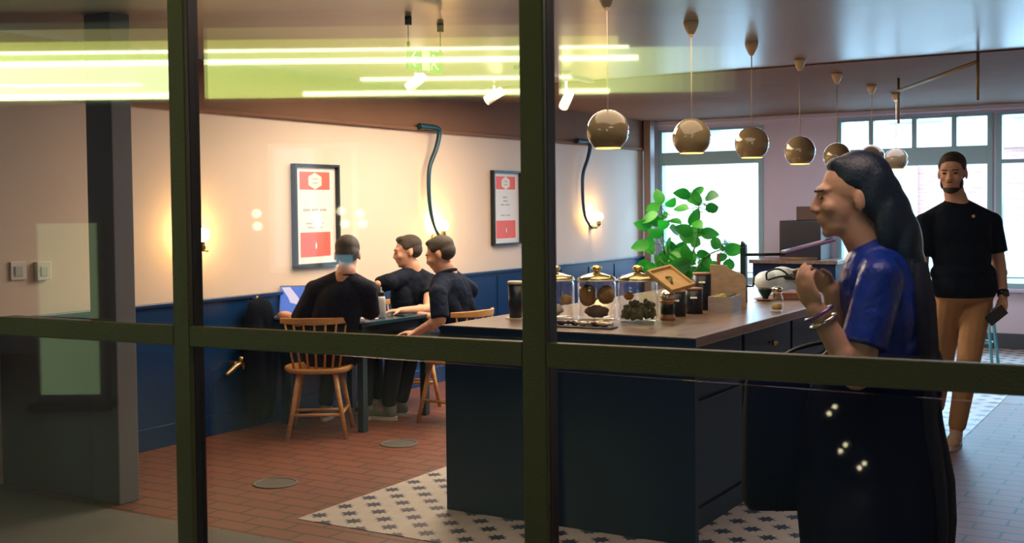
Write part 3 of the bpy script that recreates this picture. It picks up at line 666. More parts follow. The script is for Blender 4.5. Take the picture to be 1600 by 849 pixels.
def fill3(x, y, r, h, lab):
    b = B()
    for k in range(120):
        t = random.uniform(0, 6.28); q = r * .80 * random.random() ** .5; 
        ell(b, (x + q * math.cos(t), y + q * math.sin(t), IZ + random.uniform(.028, .080 + .02 * math.sin(t))), (.017, .012, .012), Matrix.Rotation(random.uniform(0, 3), 3, 'Y'), 8, 6)
    o = obj('green_tea_leaves', b, mat('dried_green_leaves', (.07, .085, .025), .8, var=.6, vscale=30)); tag(o, 'dark green dried leaves filling the right-hand jar', 'dried leaves', kind='stuff')
    cookie(x - .045, y - .01, IZ + .128, .025, (.62, .25, .06), 'apricot', 'small orange fruit on top of the leaves in the right-hand jar', None, .8)
def ctr(px, py): 
    t = FW * F + R_ * (px - 800) - U_ * (py - 384); return CAM + t * ((IZ - CAM.z) / t.z)
for (px, py, r, h, lab, fl) in ((868, 499, .099, .250, 'lidded glass jar with pale bakes, half hidden by the window post', fill1), (933, 500, .098, .250, 'lidded glass jar with two brown muffins, the middle jar', fill2), (997, 503, .100, .255, 'lidded glass jar with dark green leaves, the right-hand jar', fill3)):
    p = ctr(px, py); jar(p.x, p.y, r, h, lab, fl)
# slate board with wrapped things in front of the jars
p = ctr(920, 512); sm = Matrix.Translation((p.x - .02, p.y - .015, IZ)) @ Matrix.Rotation(.05, 4, 'Z')
tray = empty('slate_board', (p.x, p.y, IZ), 'dark slate board lying in front of the jars', 'board')
obj('slab', box(B(), -.20, .16, -.045, .045, 0, .008, 0, sm), mat('slate', (.035, .03, .04), .4, bump=.4, bscale=30), tray, bevel=.002)
obj('foot', box(box(B(), -.18, -.16, -.03, .03, -.0, .001, 0, sm), .12, .14, -.03, .03, 0, .001, 0, sm), M_black, tray)
for k, (sx_, sy_, col, lab) in enumerate(((-.12, .0, (.10, .05, .08), 'dark wrapped sweet at the left end of the slate board'), (-.05, .01, (.09, .05, .07), 'dark wrapped sweet second from the left on the slate board'), (.0, -.005, (.65, .6, .5), 'silvery wrapped sweet in the middle of the slate board'), (.06, .005, (.10, .05, .07), 'dark wrapped sweet right of the silvery one'), (.11, -.005, (.6, .5, .4), 'pinkish silver sweet at the right end of the slate board'))):
    q = sm @ V((sx_, sy_, .020))
    b = B(); ell(b, q, (.026, .015, .012), sm.to_3x3(), 12, 8); cone(b, q + V((.022, 0, 0)), q + V((.042, .004, .002)), .004, .012, 8); cone(b, q - V((.022, 0, 0)), q - V((.042, -.004, -.002)), .004, .012, 8)
    tag(obj('wrapped_sweet', b, mat('foil_%d' % k, col, .3, .7, bump=.6, bscale=90)), lab, 'sweet', 'wrapped sweets on the slate board')
# small jar with faceted stopper
p = ctr(1043, 500); sj = empty('small_jar', (p.x, p.y, IZ), 'small amber jar with a faceted glass stopper beside the dark tins', 'jar')
c = (p.x, p.y, IZ)
obj('body', lathe(B(), c, [(0, 0), (.038, 0), (.040, .006), (.040, .020), (.034, .024), (.034, .085), (.040, .092), (.040, .100), (0, .10)], 24), mat('amber_glass', (.50, .28, .14), .15, .3), sj, smooth=True)
obj('label_band', lathe(B(), c, [(.0345, .030), (.0352, .030), (.0352, .080), (.0345, .080)], 24), M_black, sj)
obj('stopper', lathe(B(), c, [(0, .10), (.030, .10), (.042, .118), (.036, .135), (.020, .15), (0, .152)], 9), M_chrome, sj)
# tins with wooden lids
M_tin = mat('navy_black_tin', (.008, .014, .028), .35); M_lidw = wood('tin_lid_wood', (.34, .17, .08), (.46, .25, .13))
def tin(px, py, r, h, lab, lid=True):
    p = ctr(px, py); t_ = empty('storage_tin', (p.x, p.y, IZ), lab, 'tin', 'dark storage tins with wooden lids'); c = (p.x, p.y, IZ)
    obj('body', lathe(B(), c, [(0, 0), (r, 0), (r, h), (0, h)], 32), M_tin, t_, smooth=False)
    if lid: obj('lid', lathe(B(), c, [(0, h), (r * 1.02, h), (r * 1.02, h + .010), (0, h + .010)], 32), M_lidw, t_)
    a = (CAM - p); a.z = 0; a.normalize()
    obj('catch', box(B(), -.018, .018, -.004, .004, 0, .010, 0, Matrix.Translation(V(c) + a * (r + .002) + V((0, 0, h - .045))) @ Matrix.Rotation(math.atan2(a.y, a.x) - math.pi / 2, 4, 'Z')), M_brass, t_)
    return p
p1 = tin(1056, 494, .052, .125, 'short dark tin under the tilted wooden tray')
tin(1084, 490, .048, .128, 'short dark tin with a wooden lid between the others')
tin(1097, 484, .050, .195, 'tall dark tin beside the wooden cutting board')
# tilted wooden tray resting on the first tin
a = at(1042, 438, 5.72)
c00, c10, c01 = at(1008, 428, 5.62), at(1048, 459, 5.53), at(1044, 418, 5.76)
ex = (c10 - c00); ey = (c01 - c00); ex_n = ex.normalized(); nz = ex.cross(ey).normalized(); ey_n = nz.cross(ex_n)
if nz.z < 0: nz = -nz
tm = Matrix((ex_n, ey_n, ex_n.cross(ey_n))).transposed().to_4x4(); tm.translation = c00 
LX, LY = ex.length, ey.dot(ey_n)
tt = empty('wooden_tray', c00, 'shallow light wooden tray propped at a slant on the short dark tin', 'tray')
M_pale = wood('pale_pine', (.62, .38, .15), (.74, .50, .22))
s_ = 1 if (tm.to_3x3() @ V((0, 0, 1))).z > 0 else -1
zz = (0, .008) if s_ > 0 else (-.008, 0)
z3 = (0, .022) if s_ > 0 else (-.022, 0)
obj('base', box(B(), 0, LX, 0, LY, zz[0], zz[1], 0, tm), M_pale, tt)
obj('rim', box(box(box(box(B(), 0, LX, 0, .01, *z3, 0, tm), 0, LX, LY - .01, LY, *z3, 0, tm), 0, .012, .01, LY - .01, *z3, 0, tm), LX - .012, LX, .01, LY - .01, *z3, 0, tm), M_pale, tt, bevel=.002)
obj('pull', tube(B(), [tm @ V((LX * (.40 + .06 * k), LY * (.40 + .05 * math.sin(k)), s_ * (.010 + .014 * math.sin(math.pi * k / 5)))) for k in range(6)], .006), mat('olive_leather', (.22, .19, .04), .6), tt)
# cutting board and crate
p = ctr(1138, 487); vd = V((p.x, p.y + 2, 0)).normalized(); rt = V((vd.y, -vd.x, 0))
cbm = Matrix((rt, vd, V((0, 0, 1)))).transposed().to_4x4(); cbm.translation = V((p.x, p.y, IZ)) + vd * .235
def prism(bm, pts, th, mtx):
    a = [bm.verts.new(mtx @ V((x, 0, z))) for x, z in pts]; c = [bm.verts.new(mtx @ V((x, th, z))) for x, z in pts]; n = len(pts)
    bm.faces.new(a); bm.faces.new(c[::-1])
    for i in range(n): j = (i + 1) % n; bm.faces.new((a[i], c[i], c[j], a[j]))
    return bm
cb = empty('cutting_board', cbm.translation, 'pale wooden cutting board with a stepped top, standing behind the crate', 'cutting board')
obj('board', prism(B(), [(-.100, 0), (.098, 0), (.098, .16), (.085, .185), (.05, .20), (.0, .222), (-.005, .238), (-.035, .243), (-.10, .243)], .016, cbm), wood('warm_board_wood', (.46, .31, .18), (.55, .39, .25)), cb, bevel=.003)
obj('handle', box(B(), -.062, -.042, .002, .014, .243, .305, 0, cbm), wood('brown_handle', (.20, .10, .05), (.28, .15, .08)), cb, bevel=.003)
rot = Matrix.Translation((p.x + .005, p.y, IZ)) @ Matrix.Rotation(math.radians(8), 4, 'Z')
cr = empty('wooden_crate', (p.x, p.y, IZ), 'small grey wooden crate in front of the cutting board', 'crate')
b = B(); X0, X1, Y0, Y1 = -.095, .035, -.09, .16
box(b, X0, X1, Y0, Y0 + .01, 0, .085, 0, rot); box(b, X0, X1, Y1 - .01, Y1, 0, .085, 0, rot); box(b, X0, X0 + .01, Y0 + .01, Y1 - .01, 0, .085, 0, rot); box(b, X1 - .01, X1, Y0 + .01, Y1 - .01, 0, .085, 0, rot)
obj('side', b, wood('grey_crate_wood', (.36, .30, .27), (.46, .40, .37)), cr)
obj('bottom', box(B(), X0 + .01, X1 - .01, Y0 + .01, Y1 - .01, .002, .012, 0, rot), MATS['grey_crate_wood'], cr)
for k in range(6):
    q = rot @ V((X0 + .035 + .05 * (k % 2), Y0 + .04 + .04 * k, .072))
    b = B(); ell(b, q, (.022, .026, .018), None, 12, 8)
    tag(obj('tea_bag', b, mat('teabag_%d' % (k % 2), ((.50, .44, .12), (.06, .10, .07))[k % 2], .6)), (('yellow', 'dark green')[k % 2] + ' wrapped bag in the grey crate, ' + ('nearest its front end', 'just behind its front end', 'middle of the three yellow ones', 'middle of the three green ones', 'behind the other yellow ones', 'nearest the cutting board')[k]), 'tea bag', 'wrapped bags in the grey crate')
# black tap stand with arm
p = ctr(1163, 474); tp = empty('black_tap_stand', (p.x, p.y, IZ), 'black metal post with a long horizontal arm, right of the cutting board', 'tap stand')
M_bk = mat('teal_black_metal', (.010, .030, .034), .3, .4)
obj('post', box(B(), p.x - .018, p.x + .014, p.y - .02, p.y + .02, IZ, IZ + .33), M_bk, tp, bevel=.004)
obj('top', prism(B(), [(-.018, 0), (.014, 0), (.014, .010), (-.012, .035)], .03, Matrix.Translation((p.x, p.y - .015, IZ + .33))), M_bk, tp)
e = p + R_ * .24; obj('arm', tube(B(), [(p.x, p.y, IZ + .285), (e.x, e.y, IZ + .285)], .009), M_bk, tp)
obj('lever', tube(B(), [(p.x + .014, p.y, IZ + .10), (p.x + .05, p.y + .01, IZ + .10), (p.x + .055, p.y + .012, IZ + .16)], .007), M_bk, tp)
# small spice jar, bowl, saucer, wooden board, white appliance
p = ctr(1214, 487); gj = empty('glass_shaker', (p.x, p.y, IZ), 'small clear glass shaker near the counter edge', 'shaker'); c = (p.x, p.y, IZ)
obj('body', lathe(B(), c, [(0, 0), (.030, 0), (.033, .008), (.033, .075), (.024, .095), (.024, .105), (.021, .105), (.021, .093), (.029, .072), (.029, .010), (0, .008)], 24), pane_mat('shaker_glass', .06), gj, smooth=True)
obj('lid', lathe(B(), c, [(0, .105), (.027, .105), (.028, .125), (.020, .132), (0, .132)], 24), M_chrome, gj, smooth=True)
obj('filling', lathe(B(), c, [(0, .010), (.026, .012), (.026, .040), (0, .044)], 20), mat('yellow_grains', (.65, .48, .14), .8), gj)
p = ctr(1196, 470); bw = empty('small_bowl', (p.x, p.y, IZ), 'small black bowl on a brown saucer by the tap stand', 'bowl'); c = (p.x, p.y, IZ)
obj('bowl', lathe(B(), c, [(0, .012), (.018, .012), (.018, .022), (.040, .055), (.046, .075), (.043, .075), (.036, .056), (.0, .026)], 28), M_bk, bw, smooth=True)
obj('saucer', lathe(B(), c, [(0, 0), (.045, 0), (.070, .010), (.068, .014), (.04, .006), (0, .012)], 28), mat('brown_stoneware', (.28, .15, .12), .5), bw, smooth=True)
p = ctr(1248, 468); bm_ = Matrix.Translation((p.x - .03, p.y + .02, IZ)) @ Matrix.Rotation(.3, 4, 'Z')
tag(obj('serving_block', box(B(), -.13, .12, -.09, .09, 0, .045, 0, bm_), wood('red_brown_wood', (.20, .09, .06), (.28, .13, .09)), bevel=.006), 'reddish brown wooden block on the counter behind the glass shaker', 'wooden block')
p = ctr(1205, 464); mc = empty('white_grinder', (p.x, p.y, IZ), 'blurred white machine with a black cable loop at the far end of the counter', 'machine')
b = B(); 
for dx, dz, r3 in ((-.10, .085, .075), (0, .10, .09), (.10, .095, .08)): ell(b, p + R_ * dx + V((0, .22, dz)), (r3 * 1.1, .08, r3 * .9))
remesh('housing', b, mat('white_blue_enamel', (.62, .74, .86), .3), mc, .012, 6)
obj('foot_plate', cone(B(), p + V((0, .22, 0)), p + V((0, .22, .012)), .13, .13, 28), MATS['white_blue_enamel'], mc)
obj('cable', tube(B(), spline([p + R_ * -.06 + V((0, .10, .10)), p + R_ * -.05 + V((0, .08, .15)), p + R_ * .02 + V((0, .08, .17)), p + R_ * .08 + V((0, .08, .13)), p + R_ * .02 + V((0, .08, .12)), p + R_ * -.05 + V((0, .09, .10))]), .006), M_black, mc)
obj('grip', cap(B(), p + R_ * .07 + V((0, .09, .12)), p + R_ * .15 + V((0, .09, .12)), .020, .022), M_black, mc)
# pale takeaway cup seen left of the middle post
p = ctr(806, 498); cu = empty('paper_cup', (p.x, p.y, IZ), 'tall dark cup with a pale rim and base, partly hidden by the middle window post', 'cup'); c = (p.x, p.y, IZ)
obj('cup', lathe(B(), c, [(0, .004), (.033, .004), (.040, .18), (0, .18)], 28), M_tin, cu, smooth=True)
obj('lid', lathe(B(), c, [(0, .18), (.043, .18), (.043, .19), (.038, .195), (0, .195)], 28), mat('cream_lid', (.7, .6, .45), .5), cu)
obj('coaster', lathe(B(), c, [(0, 0), (.055, 0), (.055, .004), (0, .004)], 28), MATS['cream_lid'], cu)

# ------------------------------------------------------------------ back counter with dark coffee machine
bcx = empty('back_counter', (-3.9, 10.2, 0), 'low back counter below the lavender wall', 'counter')
obj('carcass', box(B(), -4.25, -3.35, 10.1, 10.66, 0, .87), M_navy, bcx, bevel=.003)
obj('worktop', box(B(), -4.28, -3.32, 10.06, 10.67, .87, .91), M_top, bcx, bevel=.003)
p = at(1262, 400, 12.0); cm = empty('coffee_machine', (-3.78, 10.35, .91), 'boxy dark machine on the back counter behind the woman\'s hands', 'coffee machine')
obj('body', box(B(), -3.97, -3.52, 10.15, 10.55, .91, 1.33), mat('dark_navy_enamel', (.012, .018, .035), .3), cm, bevel=.01)
obj('hopper', box(B(), -3.80, -3.52, 10.2, 10.5, 1.33, 1.48), mat('brown_hopper', (.10, .055, .045), .4), cm, bevel=.008)
obj('drip_tray', box(B(), -3.95, -3.54, 10.10, 10.15, .915, .94), M_chrome, cm)
stl = empty('blue_stool', (-1.84, 9.3, 0), 'pale blue metal stool behind the walking man\'s leg', 'stool')
for (x, y, sx_, sy_) in ((-.15, -.15, -1, -1), (.15, -.15, 1, -1), (-.15, .15, -1, 1), (.15, .15, 1, 1)):
    obj('leg', cone(B(), (-1.84 + x * .75, 9.3 + y * .75, .64), (-1.84 + x * 1.15, 9.3 + y * 1.15, 0), .016, .014, 8), mat('pale_blue_metal', (.12, .42, .50), .35), stl)
obj('seat', lathe(B(), (-1.84, 9.3, 0), [(0, .64), (.16, .64), (.17, .655), (.16, .67), (0, .665)], 28), MATS['pale_blue_metal'], stl, smooth=True)
obj('foot_ring', tube(B(), [V((-1.84 + .15 * math.cos(k * math.pi / 12), 9.3 + .15 * math.sin(k * math.pi / 12), .22)) for k in range(25)], .007), MATS['pale_blue_metal'], stl)

# ------------------------------------------------------------------ leafy plant
PX, PY = -3.55, 6.75
pl = empty('potted_plant', (PX, PY, 0), 'tall leafy green plant in a pot before the bright window', 'plant')
obj('pot', lathe(B(), (PX, PY, 0), [(0, .45), (.13, .45), (.17, .74), (.18, .76), (.165, .76), (.15, .72), (0, .72)], 32), mat('slate_pot', (.05, .07, .10), .5), pl, smooth=True)
obj('stand', box(box(B(), PX - .16, PX + .16, PY - .16, PY + .16, .41, .45), PX - .15, PX + .15, PY - .15, PY + .15, 0, .41), M_navy, pl, bevel=.006)
M_leaf = bpy.data.materials.new('leaf_green'); M_leaf.use_nodes = True; nt = M_leaf.node_tree; b_ = nt.nodes['Principled BSDF']
b_.inputs['Base Color'].default_value = (.02, .22, .03, 1); b_.inputs['Roughness'].default_value = .35
tl = nt.nodes.new('ShaderNodeBsdfTranslucent'); tl.inputs[0].default_value = (.02, .55, .05, 1); mx = nt.nodes.new('ShaderNodeMixShader'); mx.inputs[0].default_value = .38
nt.links.new(b_.outputs[0], mx.inputs[1]); nt.links.new(tl.outputs[0], mx.inputs[2]); nt.links.new(mx.outputs[0], nt.nodes['Material Output'].inputs[0])
nz_ = nt.nodes.new('ShaderNodeTexNoise'); nz_.inputs['Scale'].default_value = 4; rp_ = nt.nodes.new('ShaderNodeValToRGB')
rp_.color_ramp.elements[0].color = (.006, .10, .02, 1); rp_.color_ramp.elements[1].color = (.05, .34, .03, 1); rp_.color_ramp.elements[0].position = .4; rp_.color_ramp.elements[1].position = .6
tcx = nt.nodes.new('ShaderNodeTexCoord'); nt.links.new(tcx.outputs['Object'], nz_.inputs[0]); nt.links.new(nz_.outputs[0], rp_.inputs[0]); nt.links.new(rp_.outputs[0], b_.inputs['Base Color'])
def leaf(bm, p, d, n, L, W):
    d = d.normalized(); s = d.cross(n).normalized(); n = s.cross(d)
    prev = None; N = 8
    for k in range(N + 1):
        t = k / N; w_ = W * math.sin(math.pi * t ** .8) ** .75 if 0 < t < 1 else .0008
        c = p + d * L * t + n * (-.18 * L * t * t)
        row = [bm.verts.new(c - s * w_ + n * w_ * .18), bm.verts.new(c), bm.verts.new(c + s * w_ + n * w_ * .18)]
        if prev:
            for i in (0, 1): f = bm.faces.new((prev[i], prev[i + 1], row[i + 1], row[i])); f.smooth = True
        prev = row
LF = [(1031, 307), (1020, 326), (1012, 340), (1040, 330), (1050, 318), (1024, 345), (1038, 352), (1004, 352), (1078, 308), (1068, 303), (1092, 297), (1086, 310), (1112, 306), (1100, 322), (1090, 330), (1114, 325), (1056, 360), (1026, 365), (1030, 378), (1012, 386), (1002, 384), (1046, 380), (1074, 372), (1086, 378), (1090, 350), (1085, 340), (1062, 325), (1108, 365), (1116, 380), (1130, 380), (1128, 388), (1100, 398), (1095, 408), (1080, 402), (1066, 396), (1070, 410), (1050, 404), (1040, 400), (1030, 408), (1046, 418), (1060, 424), (1080, 424), (1096, 424), (1104, 412), (1126, 402), (1140, 416), (1147, 390), (1030, 422), (1018, 416), (1070, 360), (1055, 345), (1088, 362), (1035, 338), (1100, 428), (1120, 420), (1062, 412), (1052, 392)]
stems = [[V((PX, PY, .72)), V((PX - .08, PY, 1.0)), at(1040, 400, 8.9), at(1036, 350, 8.9), at(1032, 322, 8.9)], [V((PX, PY, .72)), at(1075, 425, 8.9), at(1090, 370, 8.9), at(1092, 320, 8.9)], [V((PX, PY, .72)), at(1085, 430, 8.8), at(1105, 400, 8.8), at(1135, 388, 8.8)], [V((PX, PY, .72)), at(1050, 425, 8.9), at(1020, 395, 9.0)]]
st = []
for s_ in stems:
    q = spline(s_); st += q; obj('stem', tube(B(), q, [.010 - .007 * i / len(q) for i in range(len(q))], 8), mat('green_stem', (.05, .12, .03), .6), pl)
lb = B(); pb = B()
for (x, y) in LF:
    for rep in range(2 if y > 385 else 1):
        c = at(x + random.uniform(-2, 2) + rep * random.uniform(-11, 11), y + rep * random.uniform(-8, 8), 8.9 + random.uniform(-.15, .15))
        o_ = min(st, key=lambda q: (q - c).length); d = (c - o_); 
        if d.length < .05: d = V((random.uniform(-1, 1), 0, random.uniform(0, 1)))
        d = d.normalized() + V((random.uniform(-.5, .5), random.uniform(-.5, .5), random.uniform(-.3, .5)))
        L = random.uniform(.125, .165); n = (-FW + V((random.uniform(-.6, .6), 0, random.uniform(-.3, .8))))
        d.normalize(); leaf(lb, c - d * L * .5, d, n, L, L * .32); cone(pb, o_, c - d * L * .48, .003, .002, 5)
obj('leaves', lb, M_leaf, pl); obj('leaf_stalk', pb, MATS['green_stem'], pl)

# ------------------------------------------------------------------ people
def blend(f, u, s): return Matrix((s, f, u)).transposed()      # local x = left/right, y = forward, z = up
def head_prims(b, c, f, u, k=1.0):
    f = V(f).normalized(); u = V(u); u = (u - f * u.dot(f)).normalized(); s = f.cross(u)
    A = blend(f, u, s); P = lambda x, y, z: V(c) + (s * x + f * y + u * z) * k
    E = lambda x, y, z, a, bb, cc: ell(b, P(x, y, z), (a * k, bb * k, cc * k), A, 18, 12)
    E(0, -.012, .030, .074, .094, .086); E(0, .030, -.025, .060, .062, .080); E(0, .036, -.078, .047, .048, .034)
    E(0, .066, -.098, .022, .018, .018); E(0, .078, .022, .050, .020, .016)
    cap(b, P(0, .094, .004), P(0, .106, -.032), .0080 * k, .0118 * k)
    for x in (-1, 1):
        E(x * .012, .100, -.036, .009, .010, .007); E(x * .036, .066, -.028, .024, .024, .022)
        E(x * .076, -.012, -.012, .008, .018, .031); E(x * .030, .079, .000, .014, .010, .009)
    E(0, .089, -.058, .021, .009, .005); E(0, .087, -.067, .018, .009, .006); E(0, .070, -.058, .034, .026, .030)
    return P, A
def hand_prims(b, w, d, n, thumb, k=1.0, curl=(.35, .5, .4), spread=.10):
    """w wrist, d along the hand, n out of the palm, thumb +1/-1 the side it leaves"""
    w = V(w); d = V(d).normalized(); n = V(n); n = (n - d * n.dot(d)).normalized(); s = d.cross(n) * thumb
    A = Matrix((s, d, n)).transposed()
    ell(b, w + d * .045 * k, (.040 * k, .050 * k, .016 * k), A, 14, 10); ell(b, w + d * .01 * k, (.028 * k, .03 * k, .019 * k), A, 12, 8)
    for i, (x, L) in enumerate(((.028, .072), (.010, .080), (-.009, .074), (-.027, .058))):
        p = w + (d * (.082 - .006 * abs(i - 1)) + s * x) * k; q = (d + s * x * spread * 12).normalized(); ang = 0
        cap(b, w + (d * .045 + s * x * .8) * k, p, .0105 * k, .0100 * k, 10)
        for j, fr_ in enumerate((.45, .31, .24)):
            ang += curl[j]; v = q * math.cos(ang) + n * math.sin(ang); e = p + v * L * fr_ * k
            cap(b, p, e, (.0094 - .0008 * j) * k, (.0088 - .0008 * j) * k, 10); p = e
    p = w + (d * .022 + s * .024) * k; v = (d * .62 + s * .70 + n * .35).normalized()
    e = p + v * .040 * k; cap(b, p, e, .0135 * k, .0105 * k, 10); v = (d * .85 + s * .30 + n * .42).normalized(); cap(b, e, e + v * .032 * k, .0100 * k, .0082 * k, 10)
def shoe(parent, an, toe, m, k=1.0, sole=None):
    an = V(an); toe = V(toe); d = (toe - an); d.z = 0; d.normalize(); s = d.cross(V((0, 0, 1))); zb = min(an.z - .075 * k, toe.z - .03 * k)
    A = Matrix((s, d, V((0, 0, 1)))).transposed(); o = V((an.x, an.y, zb)); b = B()
    ell(b, o + d * .06 * k + V((0, 0, .045 * k)), (.042 * k, .115 * k, .040 * k), A); ell(b, o + d * .14 * k + V((0, 0, .032 * k)), (.046 * k, .065 * k, .030 * k), A)
    ell(b, o - d * .02 * k + V((0, 0, .055 * k)), (.036 * k, .045 * k, .055 * k), A); cap(b, o + V((0, 0, .07 * k)), an + V((0, 0, .015)), .040 * k, .042 * k)
    sh = remesh('shoe', b, m, parent, .008, 4)
    b = B(); n = 24; r0 = []; r1 = []
    for i in range(n):
        t = 2 * math.pi * i / n; x = math.cos(t) * (.044 + .006 * math.sin(t)) * k; y = (.065 + math.sin(t) * .140) * k
        r0.append(b.verts.new(o + s * x + d * y)); r1.append(b.verts.new(o + s * x * 1.02 + d * y + V((0, 0, .024 * k))))
    b.faces.new(r0[::-1]); b.faces.new(r1)
    for i in range(n): j = (i + 1) % n; b.faces.new((r0[i], r0[j], r1[j], r1[i]))
    obj('sole', b, sole or mat('pale_sole', (.60, .56, .50), .6), sh)
    b = B()
    for i in range(4): q = o + d * (.075 + .02 * i) * k + V((0, 0, (.092 - .009 * i) * k)); cone(b, q - s * .022 * k, q + s * .022 * k, .0035, .0035, 6)
    obj('laces', b, mat('lace', (.6, .55, .45), .7), sh)
    return sh
def figure(name, label, J, f, hf, top, trousers, voxel=.009, k=1.0, u=(0, 0, 1), sleeve=.62, hands=None, shoes=None, hair=None, wide=1.0, collar=False, tag_cat='person', hu=None, hem=.10, legs=True, arm_k=1.0, belly=1.0, grp=None):
    """one continuous body with clothes, hair and shoes as parts"""
    J = {a: V(p) for a, p in J.items()}; f = V(f).normalized(); pe, ne = J['pelvis'], J['neck']
    sp = (ne - pe).normalized(); sd = (J['sr'] - J['sl']).normalized(); fw_ = sp.cross(sd); fw_ = fw_ if fw_.dot(f) > 0 else -fw_
    A = Matrix((sd, fw_, sp)).transposed(); root = empty(name, (pe.x, pe.y, 0), label, tag_cat, grp)
    T = (ne - pe).length
    def torso(b, g, w=1.0):
        ell(b, pe + sp * .02, (.165 * wide * w + g, .120 + g, .13 + g), A, 20, 14)
        ell(b, pe + sp * T * .38, (.145 * wide * w + g, .110 * belly + g, .17 + g), A, 20, 14)
        ell(b, pe + sp * T * .70, (.160 * wide * w + g, .115 + g, .17 + g), A, 20, 14)
        for q in ('sl', 'sr'):
            cap(b, ne - sp * .03, J[q] - sp * .015, .058 + g, .046 + g, 14); ell(b, J[q] - sp * .015, .050 + g, seg=16)
            ell(b, pe + sp * T * .62 + (J[q] - ne) * .50, (.070 + g, .085 + g, .13 + g), A, 16, 12)
    b = B(); torso(b, 0)
    cap(b, ne - sp * .03, ne + (J['sr'] - J['sl']).normalized() * .001 + sp * .03, .075 * k, .060 * k, 16); cap(b, ne - sp * .05, J['head'] - V(hu or u).normalized() * .06, .062 * k, .054 * k, 16)
    P, HA = head_prims(b, J['head'], hf, hu or u, k)
    for q in ('l', 'r'):
        if 'e' + q in J:
            cap(b, J['s' + q], J['e' + q], .050 * arm_k, .040 * arm_k); cap(b, J['e' + q], J['w' + q], .042 * arm_k, .027 * arm_k)
            ell(b, J['e' + q] * .72 + J['w' + q] * .28, .043 * arm_k)
            if hands and q in hands: hand_prims(b, J['w' + q], *hands[q])
        if 'k' + q in J:
            cap(b, J['h' + q], J['k' + q], .082, .056); cap(b, J['k' + q], J['a' + q], .058, .036)
            if legs: cap(b, J['a' + q], J['t' + q], .036, .028)
    body = remesh('body', b, M_skin, root, voxel, 3)
    # shirt
    b = B(); torso(b, .016)
    for q in ('l', 'r'):
        if 'e' + q in J:
            d = J['e' + q] - J['s' + q]; cone(b, J['s' + q] - sp * .01, J['s' + q] + d * sleeve, .062 * arm_k, .064 * arm_k, 20)
            ell(b, J['s' + q] - sp * .012, .063 * arm_k)
    cone(b, pe + sp * .10, pe - sp * hem, .10, .10, 8)
    ell(b, pe - sp * (hem - .10), (.178 * wide, .132, .10), A, 20, 12)
    sh = remesh('shirt', b, top, root, voxel, 3)
    ring = []
    for i in range(25):
        t = 2 * math.pi * i / 24; ring.append(ne - sp * .002 + sd * math.cos(t) * .070 + fw_ * (math.sin(t) * .066 + .006) - sp * (.022 * math.sin(t)))
    obj('collar', tube(B(), ring, .013 if collar else .008), top, sh, smooth=True)
    if trousers:
        b = B(); ell(b, pe, (.172 * wide, .130, .125), A, 20, 12)
        for q in ('l', 'r'):
            if 'k' + q in J:
                cap(b, J['h' + q], J['k' + q], .095, .072); cap(b, J['k' + q], J['k' + q].lerp(J['a' + q], .9), .072, .055)
        remesh('trousers', b, trousers, root, voxel, 3)
    if shoes:
        for q in ('l', 'r'):
            if 'k' + q in J: shoe(root, J['a' + q], J['t' + q], shoes)
    e = B()
    for x in (-1, 1): ell(e, P(x * .0305, .0865, .000), (.012 * k, .006 * k, .0055 * k), HA, 10, 8)
    obj('eyes', e, mat('dark_eyes', (.04, .025, .02), .25), root)
    e = B()
    for x in (-1, 1): cap(e, P(x * .016, .098, .019), P(x * .046, .085, .020), .0035 * k, .0028 * k, 8)
    obj('eyebrows', e, M_hair, root)
    if hair == 'short':
        b = B(); E = lambda x, y, z, a, bb, cc: ell(b, P(x, y, z), (a * k, bb * k, cc * k), HA, 20, 14)
        E(0, -.020, .050, .0775, .094, .074); E(0, -.045, .008, .075, .068, .066); E(0, .034, .092, .050, .045, .026)
        for x in (-1, 1): E(x * .060, .000, .040, .018, .042, .034)
        for i in range(0): 
            t = random.uniform(0, 6.28); r = random.uniform(0, .07); E(r * math.cos(t), -.01 + r * math.sin(t), .122 - r * .25, .014, .014, .014)
        remesh('hair', b, M_hair, root, .007, 2)
    return root, P, HA, sh
M_tee = mat('black_tshirt', (0.0035, 0.007, 0.018), .85, bump=.8, bscale=11, bd=.03, spec=.2)
M_ntr = mat('dark_navy_trousers', (0.004, 0.007, 0.015), .85, bump=.4, bscale=14)
M_tan = mat('tan_chinos', (0.42, 0.22, 0.10), .8, bump=.5, bscale=12, var=.12, vscale=8)
M_sneak = mat('cream_suede', (0.50, 0.36, 0.24), .8, bump=.3, bscale=60)
M_gsneak = mat('grey_trainer', (0.16, 0.19, 0.17), .8)
zv = V((0, 0, 1))
